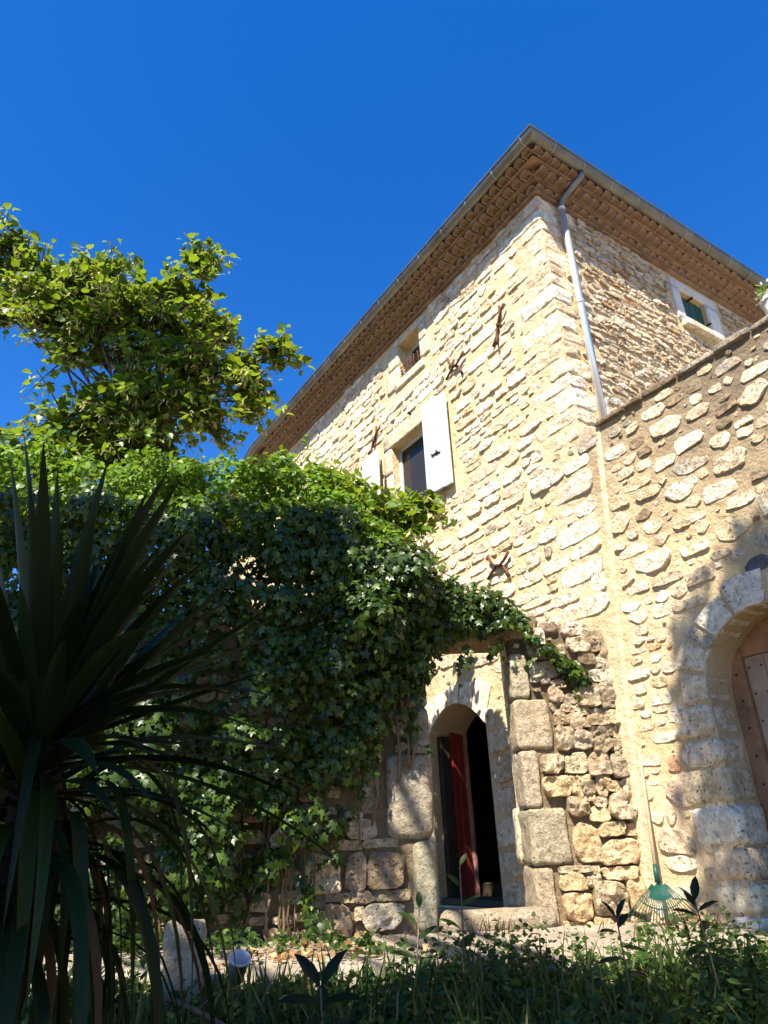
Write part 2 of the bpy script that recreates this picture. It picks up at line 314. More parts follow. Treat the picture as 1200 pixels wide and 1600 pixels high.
A_STONES=[[-1.444,-1.152,4.425,4.529,"w"],[-0.682,-0.38,4.701,4.78,"w"],[-1.27,-0.967,4.027,4.163,"w"],[-1.594,-1.285,3.89,4.002,"w"],[-1.293,-0.96,4.661,4.785,"l"],[-1.163,-0.901,4.869,4.965,"l"],[-1.748,-1.437,4.076,4.222,"l"],[-2.036,-1.788,4.514,4.655,"l"],[-1.895,-1.676,4.899,4.98,"g"],[-2.086,-1.844,4.721,4.792,"l"],[-1.417,-1.081,4.225,4.324,"g"],[-1.654,-1.454,4.302,4.391,"l"],[-1.154,-0.904,4.369,4.445,"l"],[-0.944,-0.664,4.158,4.242,"m"],[-0.579,-0.346,3.982,4.15,"l"],[-0.803,-0.637,4.013,4.068,"d"],[-0.899,-0.52,3.533,3.66,"w"],[-1.239,-0.987,3.534,3.61,"l"],[-1.604,-1.3,3.534,3.681,"m"],[-1.229,-0.965,3.294,3.393,"m"],[-1.091,-0.805,3.113,3.184,"m"],[-1.664,-1.516,5.002,5.055,"m"],[-1.527,-1.375,4.898,4.959,"d"],[-1.702,-1.568,4.791,4.82,"l"],[-1.799,-1.721,4.792,4.825,"l"],[-1.849,-1.695,4.659,4.709,"d"],[-1.98,-1.905,4.845,4.866,"w"],[-1.557,-1.314,4.654,4.736,"m"],[-1.773,-1.583,4.567,4.617,"d"],[-1.851,-1.694,4.382,4.414,"l"],[-1.83,-1.699,4.297,4.349,"l"],[-1.912,-1.785,4.201,4.242,"m"],[-0.892,-0.726,4.854,4.904,"l"],[-0.734,-0.523,4.466,4.523,"l"],[-0.867,-0.567,4.321,4.368,"m"],[-0.61,-0.363,4.208,4.28,"m"],[-1.404,-1.305,4.131,4.183,"m"],[-1.705,-1.462,3.767,3.83,"l"],[-1.796,-1.718,3.796,3.837,"l"],[-1.856,-1.679,3.894,4.023,"d"],[-1.781,-1.708,3.615,3.779,"g"],[-1.296,-1.125,3.805,3.833,"l"],[-1.126,-0.976,3.795,3.851,"m"],[-1.296,-1.163,3.681,3.763,"m"],[-0.476,-0.321,3.825,3.893,"m"],[-0.684,-0.388,3.732,3.792,"l"],[-0.922,-0.744,3.726,3.793,"m"],[-0.539,-0.389,3.644,3.705,"m"],[-0.965,-0.64,3.39,3.439,"l"],[-0.643,-0.396,3.407,3.451,"l"],[-0.504,-0.355,3.485,3.573,"l"],[-1.71,-1.583,3.401,3.498,"g"],[-1.664,-1.459,3.244,3.332,"b"],[-1.409,-1.224,3.437,3.47,"m"],[-1.279,-1.133,3.925,3.986,"m"],[-1.038,-0.928,4.233,4.287,"m"],[-1.086,-1.044,4.888,4.9,"m"],[-1.691,-1.552,4.453,4.503,"d"],[-1.262,-1.087,5.007,5.047,"m"],[-1.354,-1.175,4.891,4.954,"d"],[-0.568,-0.438,1.941,2.037,"r"],[-1.02,-0.584,1.951,2.057,"w"],[-1.117,-0.746,1.804,1.898,"l"],[-0.676,-0.389,1.696,1.888,"m"],[-0.946,-0.621,1.549,1.7,"o"],[-1.075,-0.835,1.582,1.749,"g"],[-0.551,-0.229,1.358,1.525,"l"],[-0.982,-0.615,1.354,1.525,"m"],[-0.533,-0.263,1.251,1.327,"l"],[-0.888,-0.538,1.269,1.348,"m"],[-0.571,-0.284,1.143,1.241,"l"],[-0.809,-0.574,1.155,1.25,"m"],[-0.967,-0.794,1.057,1.242,"m"],[-0.77,-0.546,1.052,1.143,"m"],[-0.451,-0.25,1.075,1.13,"l"],[-0.999,-0.794,0.933,1.015,"m"],[-1.095,-0.982,1.387,1.487,"m"],[-1.095,-0.964,1.244,1.368,"m"],[-0.417,-0.356,1.882,2.025,"l"],[-0.605,-0.364,2.063,2.109,"m"],[-0.72,-0.453,0.941,1.035,"m"],[-0.449,-0.355,1.581,1.643,"m"]]
F_STONES=[[0.359,0.642,6.22,6.339,"w"],[-0.35,0.415,5.964,6.175,"w"],[-0.197,0.316,5.57,5.718,"w"],[0.749,1.231,7.118,7.281,"w"],[0.689,0.957,6.64,6.754,"w"],[-0.256,0.044,4.801,4.909,"w"],[-0.262,0.281,4.521,4.716,"w"],[0.042,0.567,4.788,4.939,"w"],[-0.29,0.011,4.305,4.416,"w"],[-0.271,0.326,4.073,4.234,"w"],[0.282,0.555,4.225,4.368,"w"],[0.173,0.559,3.885,3.992,"w"],[-0.236,0.36,3.687,3.829,"w"],[0.544,0.76,4.037,4.162,"w"],[0.383,0.51,4.059,4.152,"g"],[-0.211,0.399,3.347,3.485,"w"],[-0.229,0.014,3.541,3.681,"w"],[0.553,0.9,4.434,4.527,"l"],[1.021,1.393,4.807,4.895,"w"],[0.638,0.952,5.101,5.188,"w"],[0.637,1.11,5.804,5.935,"l"],[1.03,1.277,5.692,5.775,"w"],[1.419,1.819,4.77,4.855,"w"],[-0.27,0.153,3.928,4.004,"w"],[0.118,0.503,3.542,3.619,"w"],[0.643,1.047,3.714,3.781,"w"],[0.966,1.216,3.858,3.962,"w"],[1.805,2.124,5.037,5.102,"w"],[1.362,1.601,5.709,5.755,"w"],[0.043,0.501,5.331,5.484,"w"],[-0.328,0.014,5.314,5.465,"w"],[-0.297,0.283,5.031,5.186,"w"],[0.173,0.527,5.741,5.776,"l"],[1.006,1.583,5.345,5.457,"m"],[1.008,1.407,5.102,5.211,"w"],[1.433,1.757,5.207,5.309,"l"],[0.656,1.021,4.813,4.892,"l"],[0.417,0.724,4.627,4.714,"m"],[0.754,1.144,5.486,5.571,"w"],[0.759,1.174,6.357,6.449,"l"],[0.411,0.902,6.998,7.08,"w"]]

# ------------------------------------------------------------------ frames of the walls (local x along the wall, y outwards, z up)
P0 = Vector((1.8767, 6.2916, 0))                        # foot of the joint between house, annex and garden wall
aL, aR, aG = math.radians(123.3), math.radians(34.3), math.radians(183)
DL = Vector((math.cos(aL), math.sin(aL), 0)); nF = Vector((-DL.y, DL.x, 0))
DR = Vector((math.cos(aR), math.sin(aR), 0)); nR = Vector((DR.y, -DR.x, 0))
DG = Vector((math.cos(aG), math.sin(aG), 0)); nG = Vector((-DG.y, DG.x, 0))
UC = -.2                                                # house corner on the facade
K = P0 + DL * UC
D2 = Vector((-.430, .903, 0)).normalized(); n2 = Vector((-D2.y, D2.x, 0))
UB = 7.5
PB = P0 + DL * UB                                       # where the facade bends away
def frame(origin, D, n):
    mt = Matrix.Identity(4)
    for i in range(3): mt[i][0], mt[i][1], mt[i][2], mt[i][3] = D[i], n[i], (0, 0, 1)[i], origin[i]
    return mt
MF, MR, MG, M2 = frame(P0, DL, nF), frame(K, -DR, nR), frame(P0, DG, nG), frame(PB, D2, n2)

# ------------------------------------------------------------------ setting: ground, terrace
def ground_h(y):
    pts = [(-400, 0), (.5, 0), (2, .28), (3.3, .60), (4.6, .76), (9, .76), (400, .76)]
    for (a, ha), (b, hb) in zip(pts, pts[1:]):
        if y <= b: return ha + (hb - ha) * (y - a) / (b - a)
    return .76
xs = [-300, -80, -25, -12] + [i * .5 for i in range(-16, 17)] + [12, 25, 80, 300]
ys = [-300, -80, -25, -8] + [i * .25 for i in range(-12, 21)] + [6, 7, 9, 15, 40, 100, 300]
gv = [(x, y, ground_h(y) + (.05 * noise.noise((x * .9, y * .9, 3)) if abs(x) < 9 and -4 < y < 4.6 else 0)) for y in ys for x in xs]
gf = [(j * len(xs) + i, j * len(xs) + i + 1, (j + 1) * len(xs) + i + 1, (j + 1) * len(xs) + i) for j in range(len(ys) - 1) for i in range(len(xs) - 1)]
tag(link('ground', mesh('ground', gv, gf, True), None, M['soil']), kind='structure')
tb = MB(); ex = [-7 + i * .25 for i in range(53)]
rows = []
for (yy, zz, jit) in ((13, .90, 0), (5.6, .90, 0), (4.74, .898, .02), (4.69, .875, .03), (4.67, .78, .03), (4.70, .60, 0)):
    rows.append([(x, yy + jit * noise.noise((x * 2.1, 5, zz)) + jit * .8 * noise.noise((x * 7, 9, zz)), zz + jit * .5 * noise.noise((x * 3, 1, zz))) for x in ex])
k = len(ex)
tb.add([p for r in rows for p in r], [(j * k + i, (j + 1) * k + i, (j + 1) * k + i + 1, j * k + i + 1) for j in range(len(rows) - 1) for i in range(k - 1)])
tag(tb.build('terrace', M['concrete'], smooth=True), kind='structure')

# ------------------------------------------------------------------ stones
TONE = dict(w=(.82, .76, .64), l=(.76, .66, .50), m=(.66, .54, .38), d=(.30, .235, .165), g=(.43, .39, .33), o=(.50, .20, .085), r=(.58, .34, .20), b=(.13, .145, .17))
def tone(t, var=.08):
    c = TONE[t] if isinstance(t, str) else t
    k = 1 + random.uniform(-var, var); return tuple(min(1, v * k * (1 + random.uniform(-.03, .03))) for v in c) + (1,)
def outline(w, h, n, sq, jit, seed):
    """rounded, irregular outline of a stone w by h"""
    k = min(w, h); poly = []; cs = [(-1, -1), (1, -1), (1, 1), (-1, 1)]
    for i, (sx, sz) in enumerate(cs):                      # four uneven corners, some of them knocked off
        cx, cz = sx * w / 2 - sx * random.uniform(0, jit) * k, sz * h / 2 - sz * random.uniform(0, jit * .8) * k
        c = random.uniform(.03, .11) * k if random.random() < .75 else random.uniform(.15, .30) * k
        c2 = c * random.uniform(.7, 1.6); a, b = (cx, cz - sz * c), (cx - sx * min(c2, w * .4), cz)
        poly += [a, b] if sx * sz > 0 else [b, a]
        nx, nz = cs[(i + 1) % 4]
        if random.random() < .7: q = random.uniform(.35, .65); poly.append((sx * w / 2 * (1 - q) + nx * w / 2 * q + (random.uniform(-.09, .05) * k if sx == nx else 0) * sx, sz * h / 2 * (1 - q) + nz * h / 2 * q + (random.uniform(-.10, .05) * k if sz == nz else 0) * sz))
    new = []
    for i, p in enumerate(poly):                           # soften the corners a little
        q, r_ = poly[i - 1], poly[(i + 1) % len(poly)]; new.append((p[0] * .9 + (q[0] + r_[0]) * .05, p[1] * .9 + (q[1] + r_[1]) * .05))
    seg = [math.dist(new[i], new[(i + 1) % len(new)]) for i in range(len(new))]; tot = sum(seg); pts = []; acc = 0; i = 0
    for j in range(n):
        t = tot * j / n
        while acc + seg[i] < t: acc += seg[i]; i += 1
        s = (t - acc) / max(seg[i], 1e-6); a, b = new[i], new[(i + 1) % len(new)]
        x, z = a[0] + (b[0] - a[0]) * s, a[1] + (b[1] - a[1]) * s
        nn = 1 + .10 * noise.noise((x / k * 2.3 + seed, z / k * 2.3, seed)) + .05 * noise.noise((x / k * 6, z / k * 6 + seed, seed))
        pts.append((x * nn, z * nn))
    return pts
    pts = []
    for i in range(n):
        a = 2 * math.pi * (i + .5) / n; c, s = math.cos(a), math.sin(a)
        x = math.copysign(abs(c) ** (2 / sq), c); y = math.copysign(abs(s) ** (2 / sq), s)
        fx, fy = (x + 1) / 2, (y + 1) / 2
        dx = (cj[0][0] * (1 - fx) + cj[1][0] * fx) * (1 - fy) + (cj[2][0] * (1 - fx) + cj[3][0] * fx) * fy
        dy = (cj[0][1] * (1 - fx) + cj[1][1] * fx) * (1 - fy) + (cj[2][1] * (1 - fx) + cj[3][1] * fx) * fy
        nn = noise.noise((x * 1.7 + seed * 3.1, y * 1.7, seed)) * jit
        pts.append((x * w / 2 * (1 + nn) - abs(dx) * fx * .6 + abs(dx) * (1 - fx) * .6, y * h / 2 * (1 + nn) - dy * (fy - .5)))
    return pts
def stone_geo(pts, h, back=-.03, rough=.12, tilt=.06, rings=((1.0, .55), (.985, .86), (.955, 1.0), (.88, 1.0), (.6, 1.0), (.3, 1.02)), seed=0.):
    n = len(pts); cx = sum(p[0] for p in pts) / n; cz = sum(p[1] for p in pts) / n
    tx, tz = random.uniform(-tilt, tilt), random.uniform(-tilt, tilt) - tilt * .3
    v = [(x, back, z) for x, z in pts]
    for s, d in rings:
        for x, z in pts:
            X, Z = cx + (x - cx) * s, cz + (z - cz) * s
            q = noise.noise((X * 13 + seed, Z * 13, seed * 1.7)) + .6 * noise.noise((X * 31, Z * 31 + seed, seed))
            v.append((X + .004 * q, max(.004, h * d + (rough * h * 1.5 + (.0035 if s < .99 else 0)) * q + (tx * (X - cx) + tz * (Z - cz)) * (1 if s < .99 else .6)), Z + .004 * q))
    v.append((cx, h * 1.05, cz)); f = []
    for r in range(len(rings)):
        a, b = r * n, (r + 1) * n
        for i in range(n): f.append((a + i, a + (i + 1) % n, b + (i + 1) % n, b + i))
    a = len(rings) * n
    for i in range(n): f.append((a + i, a + (i + 1) % n, len(v) - 1))
    return v, [q[::-1] for q in f]
def overlap_free(occ, u0, u1, z0, z1, org, res, tol=.02):
    a, b = int((u0 - org[0]) / res), int((u1 - org[0]) / res) + 1; c, d = int((z0 - org[1]) / res), int((z1 - org[1]) / res) + 1
    if a < 0 or c < 0 or b > occ.shape[0] or d > occ.shape[1]: return False
    return occ[a:b, c:d].mean() <= tol
def mark(occ, u0, u1, z0, z1, org, res):
    a, b = max(0, int((u0 - org[0]) / res)), int((u1 - org[0]) / res) + 1; c, d = max(0, int((z0 - org[1]) / res)), int((z1 - org[1]) / res) + 1
    occ[a:b, c:d] = True
def lay_rubble(u0, u1, z0, z1, inside, fixed, blocked, hr, asp, gap, wave=.05, infill=True, seed=1, tol=.02):
    """coursed rubble: wandering rows of stones, small ones filling what is left. Returns (u0,u1,z0,z1,tone)"""
    rs = random.Random(seed); res = .012; org = (u0 - .3, z0 - .3)
    occ = np.zeros((int((u1 - u0 + .6) / res), int((z1 - z0 + .6) / res)), bool); out = []
    for b in blocked: mark(occ, *b, org, res)
    for s in fixed: mark(occ, s[0] + gap * .3, s[1] - gap * .3, s[2] + gap * .3, s[3] - gap * .3, org, res)
    z = z0
    while z < z1:
        h = rs.uniform(*hr); u = u0 - rs.random() * .2
        while u < u1:
            l = h * rs.uniform(*asp); hh = h * rs.uniform(.72, 1.12)
            zc = z + h / 2 + wave * noise.noise((u * .7, z * .9, seed)) * 2 + rs.uniform(-.012, .012); uc = u + l / 2
            parts = [(uc, zc, l, hh)]
            if hh > hr[1] * .85 and rs.random() < .25: parts = [(uc, zc - hh * .26, l, hh * .5), (uc, zc + hh * .26, l * .95, hh * .48)]
            for (a, b, L, H) in parts:
                for s in (1, .8, .62, .45):
                    q = (a - L * s / 2 + gap / 2, a + L * s / 2 - gap / 2, b - H * (s + .1 * (s < 1)) / 2 + gap / 2, b + H * (s + .1 * (s < 1)) / 2 - gap / 2)
                    if q[1] - q[0] > .03 and q[3] - q[2] > .02 and inside(a, b) and overlap_free(occ, *q, org, res, tol):
                        mark(occ, *q, org, res); out.append(q); break
            u += l
        z += h
    if infill:
        for k in range(2600):
            a, b = rs.uniform(u0, u1), rs.uniform(z0, z1)
            H = rs.uniform(.3, .75) * hr[0]; L = H * rs.uniform(.9, 2.2)
            q = (a - L / 2, a + L / 2, b - H / 2, b + H / 2)
            if inside(a, b) and overlap_free(occ, q[0] - gap * .4, q[1] + gap * .4, q[2] - gap * .4, q[3] + gap * .4, org, res, 0): mark(occ, *q, org, res); out.append(q)
    return out
def proj_px(p):
    q = Vector(p) - CAM; z = q.dot(fw)
    return (600 + 1110 * q.dot(rt) / z, 800 - 1110 * q.dot(up) / z, z) if z > .1 else (-9999, 0, z)
def put_stones(parent, specs, mat, singles, name='stone', massname='small_stones', n=14, sq=(2.6, 4.5), prot=(.012, .035), rings=None, jit=.14, rough=.12, tilt=.06):
    """specs: (u0,u1,z0,z1,tone). The largest in view are objects, the rest one mass"""
    bpy.context.view_layer.update(); mw = parent.matrix_world.copy(); sized = []
    for s in specs:
        c = mw @ Vector(((s[0] + s[1]) / 2, 0, (s[2] + s[3]) / 2)); x, y, z = proj_px(c)
        sized.append(((s[1] - s[0]) * (s[3] - s[2]) / z ** 2 if -40 < x < 1240 and -40 < y < 1640 else -1, s))
    sized.sort(key=lambda t: -t[0]); masses = {}
    for i, (a, s) in enumerate(sized):
        w_, h_ = s[1] - s[0], s[3] - s[2]; sd = random.uniform(0, 90)
        pts = outline(w_, h_, n, random.uniform(*sq), jit, sd)
        pr = random.uniform(*prot) * min(1.25, .55 + h_ * 3)
        v, f = stone_geo(pts, pr, seed=sd, rough=rough, tilt=tilt, **({'rings': rings} if rings else {}))
        cu, cz = (s[0] + s[1]) / 2, (s[2] + s[3]) / 2
        t = s[4] if len(s) > 4 else 'l'
        if i < singles and a > 0:
            me = mesh(name, v, f, True); me.set_sharp_from_angle(angle=math.radians(38)); o = link(name, me, parent, mat, (cu, 0, cz)); o.color = tone(t)
        else:
            masses.setdefault(t, MB()).add([(x + cu, y, z + cz) for x, y, z in v], f)
    return masses
def build_mass(masses, parent, mat, name):
    for t, mb in masses.items():
        o = mb.build(name, mat, parent, True); o.data.set_sharp_from_angle(angle=math.radians(38)); o['kind'] = 'stuff'; o.color = tone(t, 0)
def pick(weights, rs=random):
    r = rs.random() * sum(weights.values())
    for k_, v_ in weights.items():
        r -= v_
        if r <= 0: return k_
def wall_mesh(outer, holes, thick, mat, name, parent, mtx=None, reveal=.3):
    """slab with openings: front, back, edges and the reveals of the openings (u,z polygons)"""
    loops = [[Vector((a, b, 0)) for a, b in lp] for lp in [outer] + holes]
    tris = tessellate_polygon(loops); flat = [p for lp in loops for p in lp]; n = len(flat)
    v = [(p.x, 0, p.y) for p in flat] + [(p.x, -thick, p.y) for p in flat]; f = []
    for t in tris:
        a, b, c = (flat[i] for i in t)
        if (b - a).cross(c - a).z > 0: t = (t[0], t[2], t[1])       # front faces +y
        f.append(tuple(t)); f.append(tuple(i + n for i in t[::-1]))
    st = 0
    for lp in loops:
        k_ = len(lp)
        for i in range(k_):
            a, b = st + i, st + (i + 1) % k_; f.append((a, b, b + n, a + n))
        st += k_
    me = mesh(name, v, f); bm = bmesh.new(); bm.from_mesh(me); bmesh.ops.recalc_face_normals(bm, faces=bm.faces); bm.to_mesh(me); bm.free()
    return link(name, me, parent, mat, mtx=mtx)
def rock_block(dims, rad, amp, seed, sub=7, freq=5.):
    """block with rounded edges and a hewn surface, centred at the origin"""
    X, Y, Z_ = (d / 2 for d in dims); v = []; f = []; idx = {}
    def key(p): return tuple(round(c, 5) for c in p)
    def vert(p):
        k_ = key(p)
        if k_ not in idx:
            q = Vector((p[0] * X, p[1] * Y, p[2] * Z_)); inner = Vector((max(-X + rad, min(X - rad, q.x)), max(-Y + rad, min(Y - rad, q.y)), max(-Z_ + rad, min(Z_ - rad, q.z))))
            d = q - inner
            if d.length > 1e-9: q = inner + d.normalized() * rad
            nn = Vector((noise.noise(q * freq + Vector((seed, 0, 0))), noise.noise(q * freq + Vector((0, seed, 7))), noise.noise(q * freq + Vector((5, 0, seed)))))
            nn += .5 * Vector((noise.noise(q * freq * 3 + Vector((seed, 3, 0))), noise.noise(q * freq * 3 + Vector((3, seed, 7))), noise.noise(q * freq * 3 + Vector((5, 3, seed)))))
            idx[k_] = len(v); v.append(q + nn * amp)
        return idx[k_]
    g = [-1 + 2 * i / sub for i in range(sub + 1)]
    for ax in range(3):
        for sd in (-1, 1):
            for i in range(sub):
                for j in range(sub):
                    q = []
                    for a, b in ((i, j), (i + 1, j), (i + 1, j + 1), (i, j + 1)):
                        p = [0, 0, 0]; p[ax] = sd; p[(ax + 1) % 3] = g[a]; p[(ax + 2) % 3] = g[b]; q.append(vert(p))
                    f.append(tuple(q if sd > 0 else q[::-1]))
    return v, f
def block(name, x0, x1, y0, y1, z0, z1, mat, parent, t='l', rad=.02, amp=.008, sub=7, freq=5.):
    v, f = rock_block((x1 - x0, y1 - y0, z1 - z0), rad, amp, random.uniform(0, 90), sub, freq)
    o = link(name, mesh(name, v, f, True), parent, mat, ((x0 + x1) / 2, (y0 + y1) / 2, (z0 + z1) / 2)); o.color = tone(t); return o
def arch(cu, cz, r, z_foot, n=14):
    return [(cu - r, z_foot)] + [(cu - r * math.cos(math.pi * i / n), cz + r * math.sin(math.pi * i / n)) for i in range(n + 1)] + [(cu + r, z_foot)]
def segment_arch(u0, u1, zs, zc, z_foot, n=10):
    pts = [(u0, z_foot)]
    for i in range(n + 1):
        t = i / n; pts.append((u0 + (u1 - u0) * t, zs + (zc - zs) * (1 - (2 * t - 1) ** 2)))
    return pts + [(u1, z_foot)]
def offset_path(d):
    """plan of the house outline pushed out by d: far end of the return, corner, bend, far end of the facade"""
    lines = [(K + nR * d, DR), (P0 + nF * d, DL), (PB + n2 * d, D2)]
    def cross(a, b):
        (p, r), (q, s) = a, b; det = r.x * s.y - r.y * s.x; t = ((q.x - p.x) * s.y - (q.y - p.y) * s.x) / det; return p + r * t
    return [lines[0][0] + DR * 9.0, cross(lines[0], lines[1]), cross(lines[1], lines[2]), lines[2][0] + D2 * 5.0]
def sweep(profile, closed=True):
    """sweep a (d,z) profile along the eaves"""
    n = len(profile); v = []; f = []
    for d, z in profile:
        v += [Vector((p.x, p.y, z)) for p in offset_path(d)]
    for i in range(n if closed else n - 1):
        a, b = i * 4, ((i + 1) % n) * 4
        for j in range(3): f.append((a + j, a + j + 1, b + j + 1, b + j))
    if closed: f.append(tuple(i * 4 for i in range(n))); f.append(tuple(i * 4 + 3 for i in range(n))[::-1])
    return v, f

# ------------------------------------------------------------------ the house
house = empty('stone_house', (K.x, K.y, .7), 'tall two-storey rubble stone house with zinc gutter and tiled eaves', 'house')
HI = Matrix.Translation(-Vector((K.x, K.y, .7)))
WIN = (2.2, 3.13, 5.45, 6.70); SWIN = (2.29, 2.83, 7.70, 8.33); IDOOR = (1.66, 2.68, 2.62, 2.91)
facade = wall_mesh([(UC, .5), (UB, .5), (UB, 8.50), (UC, 8.50)],
    [[(WIN[0], WIN[2]), (WIN[1], WIN[2]), (WIN[1], WIN[3]), (WIN[0], WIN[3])], [(SWIN[0], SWIN[2]), (SWIN[1], SWIN[2]), (SWIN[1], SWIN[3]), (SWIN[0], SWIN[3])],
     segment_arch(*IDOOR, .92)], .5, M['mortar'], 'facade_wall', house, HI @ MF)
RW = (-3.23, -2.63, 7.67, 8.25)
return_wall = wall_mesh([(-9, .5), (0, .5), (0, 8.50), (-9, 8.50)], [[(RW[0], RW[2]), (RW[1], RW[2]), (RW[1], RW[3]), (RW[0], RW[3])]], .5, M['mortar_r'], 'return_wall', house, HI @ MR)
wall2 = wall_mesh([(0, .5), (5, .5), (5, 8.50), (0, 8.50)], [], .5, M['mortar'], 'side_wall', house, HI @ M2)
pe = offset_path(0); bk = [Vector((p.x, p.y, 0)) for p in (pe[0], pe[3])]
far = bk[0] + (bk[1] - pe[1])
mbb = MB()
for a, b in ((bk[0], far), (far, bk[1])):
    mbb.add([(a.x, a.y, .5), (b.x, b.y, .5), (b.x, b.y, 8.50), (a.x, a.y, 8.50)], [(0, 1, 2, 3)])
mbb.build('back_wall', M['mortar'], house, mtx=HI)
for nm, z in (('attic_floor', 8.47), ('upper_floor', 3.7)):
    q = [Vector((p.x, p.y, 0)) for p in offset_path(-.3)] + [far]; MB().add([(p.x, p.y, z) for p in q] + [(p.x, p.y, z - .1) for p in q], [(0, 1, 2, 3, 4), (9, 8, 7, 6, 5)]).build(nm, M['dwood'], house, mtx=HI)

# stones of the facade
def strip_u(z): return -.02 - .40 * (z - .9) / 4.2      # the smooth joint between house and annex
def in_f(u, z):
    if z > 8.46 or u > UB - .05: return False
    x, y, zc = proj_px(MF @ Vector((u, 0, z)))
    if not (-30 < x < 1230): return False
    if y > 1110 or (y > 1010 and x > 790): return False     # hidden by the garden wall
    if x < 620 and y > 860: return False
    return u > (UC + .03 if z > 5.1 else strip_u(z) + .10)
quoin_z = [5.10]
while quoin_z[-1] < 8.36: quoin_z.append(quoin_z[-1] + random.uniform(.15, .31))
quoin_z[-1] = 8.475
quoins = []
for i, (a, b) in enumerate(zip(quoin_z, quoin_z[1:])):
    L1, L2 = (random.uniform(.45, .80), random.uniform(.22, .34)) if i % 2 else (random.uniform(.24, .42), random.uniform(.35, .6))
    quoins.append((a, b, L1, L2))
SURR = [(1.72, 2.24, 5.46, 6.84), (2.0, 3.34, 5.30, 6.98), (3.3, 3.87, 5.5, 6.8), (2.05, 3.18, 7.46, 8.50), (1.45, 2.9, .9, 3.2)]
blocked = SURR + [(UC - .1, UC + q[2] + .02, q[0], q[1]) for q in quoins]
fixF = [[max(s[0], (UC if s[2] > 5.05 else strip_u((s[2] + s[3]) / 2) + .07)), s[1] + .01, s[2] - .022, s[3] + .022, s[4]] for s in F_STONES if not (s[2] > 5.0 and s[0] < .32) and s[1] - max(s[0], strip_u(s[2]) + .07) > .08]
rubble = lay_rubble(-.5, 7.5, 2.2, 8.46, in_f, fixF, blocked, (.085, .19), (.9, 2.7), .004, .08, seed=3, tol=.14)
TF = dict(w=6, l=4, m=1.2, g=.25)
specsF = fixF + [list(q) + [pick(TF)] for q in rubble]
mF = put_stones(facade, specsF, M['stone'], 210, n=24, prot=(.008, .024), jit=.22, rough=.36, tilt=.07)
build_mass(mF, facade, M['stone'], 'small_stones')
# second stretch of facade beyond the bend
def in_2(u, z):
    x, y, zc = proj_px(M2 @ Vector((u, 0, z))); return 360 < x < 480 and y < 760 and z < 8.4
mass2 = put_stones(wall2, [list(q) + [pick(TF)] for q in lay_rubble(0, 3, 4, 8.4, in_2, [], [], (.1, .17), (1.3, 3), .016, infill=False, seed=8)], M['stone'], 0, n=10)
build_mass(mass2, wall2, M['stone'], 'small_stones')
# stones of the return wall: thinner, browner, rougher
def in_r(u, z):
    x, y, zc = proj_px(MR @ Vector((u, 0, z))); return z < 8.46 and z > 5.05 and x < 1230 and u < -.02
blockR = [(-q[3] - .02, .1, q[0], q[1]) for q in quoins] + [(-3.58, -2.42, 7.5, 8.50)]
specsR = [list(q) + [pick(dict(w=2, l=5, m=3.2, r=.2, g=.3))] for q in lay_rubble(-6.2, 0, 5.0, 8.46, in_r, [], blockR, (.05, .11), (1.1, 3.6), .004, seed=5, tol=.1)]
mR = put_stones(return_wall, specsR, M['rough'], 80, n=18, prot=(.018, .045), jit=.25, rough=.3, tilt=.14)
build_mass(mR, return_wall, M['rough'], 'small_stones')
# quoins wrap the corner: local axes of the facade
for a, b, L1, L2 in quoins:
    p_ = random.uniform(.004, .016); o = block('quoin', UC - p_, UC + L1, -L2, p_, a + .005, b - .005, M['quoin'], facade, random.choice('wllm'), .03, .016, 12, 8)

# dressed stones round the openings
def dressed(name, parent, x0, x1, z0, z1, d=.02, back=-.28, t=(.78, .70, .54), rad=.012, mat='dressed'):
    return block(name, x0, x1, back, d, z0, z1, M[mat], parent, t, rad, .004, 6)
dressed('lintel', facade, 2.02, 3.33, 6.70, 6.96); dressed('window_sill', facade, 2.02, 3.26, 5.31, 5.448, .07)
for z0, z1 in ((5.45, 5.86), (5.865, 6.28), (6.285, 6.698)):
    dressed('jamb_stone', facade, 3.13, 3.33, z0, z1); dressed('jamb_stone', facade, 2.03, 2.199, z0, z1)
for z0, z1, a in ((7.60, 7.96, 3.16), (7.965, 8.32, 3.10)): dressed('jamb_stone', facade, 2.83, a, z0, z1)
for z0, z1, a in ((7.72, 8.02, 2.06), (8.025, 8.33, 2.12)): dressed('jamb_stone', facade, a, 2.289, z0, z1)
dressed('lintel', facade, 2.12, 3.0, 8.332, 8.47, .012); dressed('window_sill', facade, 2.2, 2.95, 7.56, 7.698, .03)
def window(x0, x1, z0, z1, y=-.2, fw_=.05):
    parent = sub_empty('window', house, HI @ MF)
    fr = MB()
    fr.box(x0, x0 + fw_, y - .05, y, z0, z1); fr.box(x1 - fw_, x1, y - .05, y, z0, z1)
    fr.box(x0 + fw_, x1 - fw_, y - .05, y, z1 - fw_, z1); fr.box(x0 + fw_, x1 - fw_, y - .05, y, z0, z0 + fw_)
    o = fr.build('window_frame', M['shutter'], parent)
    g = MB().box(x0 + fw_, x1 - fw_, y - .03, y - .022, z0 + fw_, z1 - fw_).build('pane', M['glass'], parent)
    return o
window(WIN[0], WIN[1], WIN[2], WIN[3], -.12); window(SWIN[0], SWIN[1], SWIN[2], SWIN[3], -.2, .06)
# little iron grille in the upper window
gr = MB()
for i in range(4): gr.tube([(SWIN[0] + .03, .0, 7.74 + i * .05), (SWIN[1] - .03, .0, 7.74 + i * .05)], .008, 6)
for i in range(6): gr.tube([(SWIN[0] + .05 + i * .088, .004, 7.71), (SWIN[0] + .05 + i * .088, .03 * math.sin(i), 7.80), (SWIN[0] + .07 + i * .088, .004, 7.93)], .007, 6)
gr.build('window_grille', M['iron'], facade)
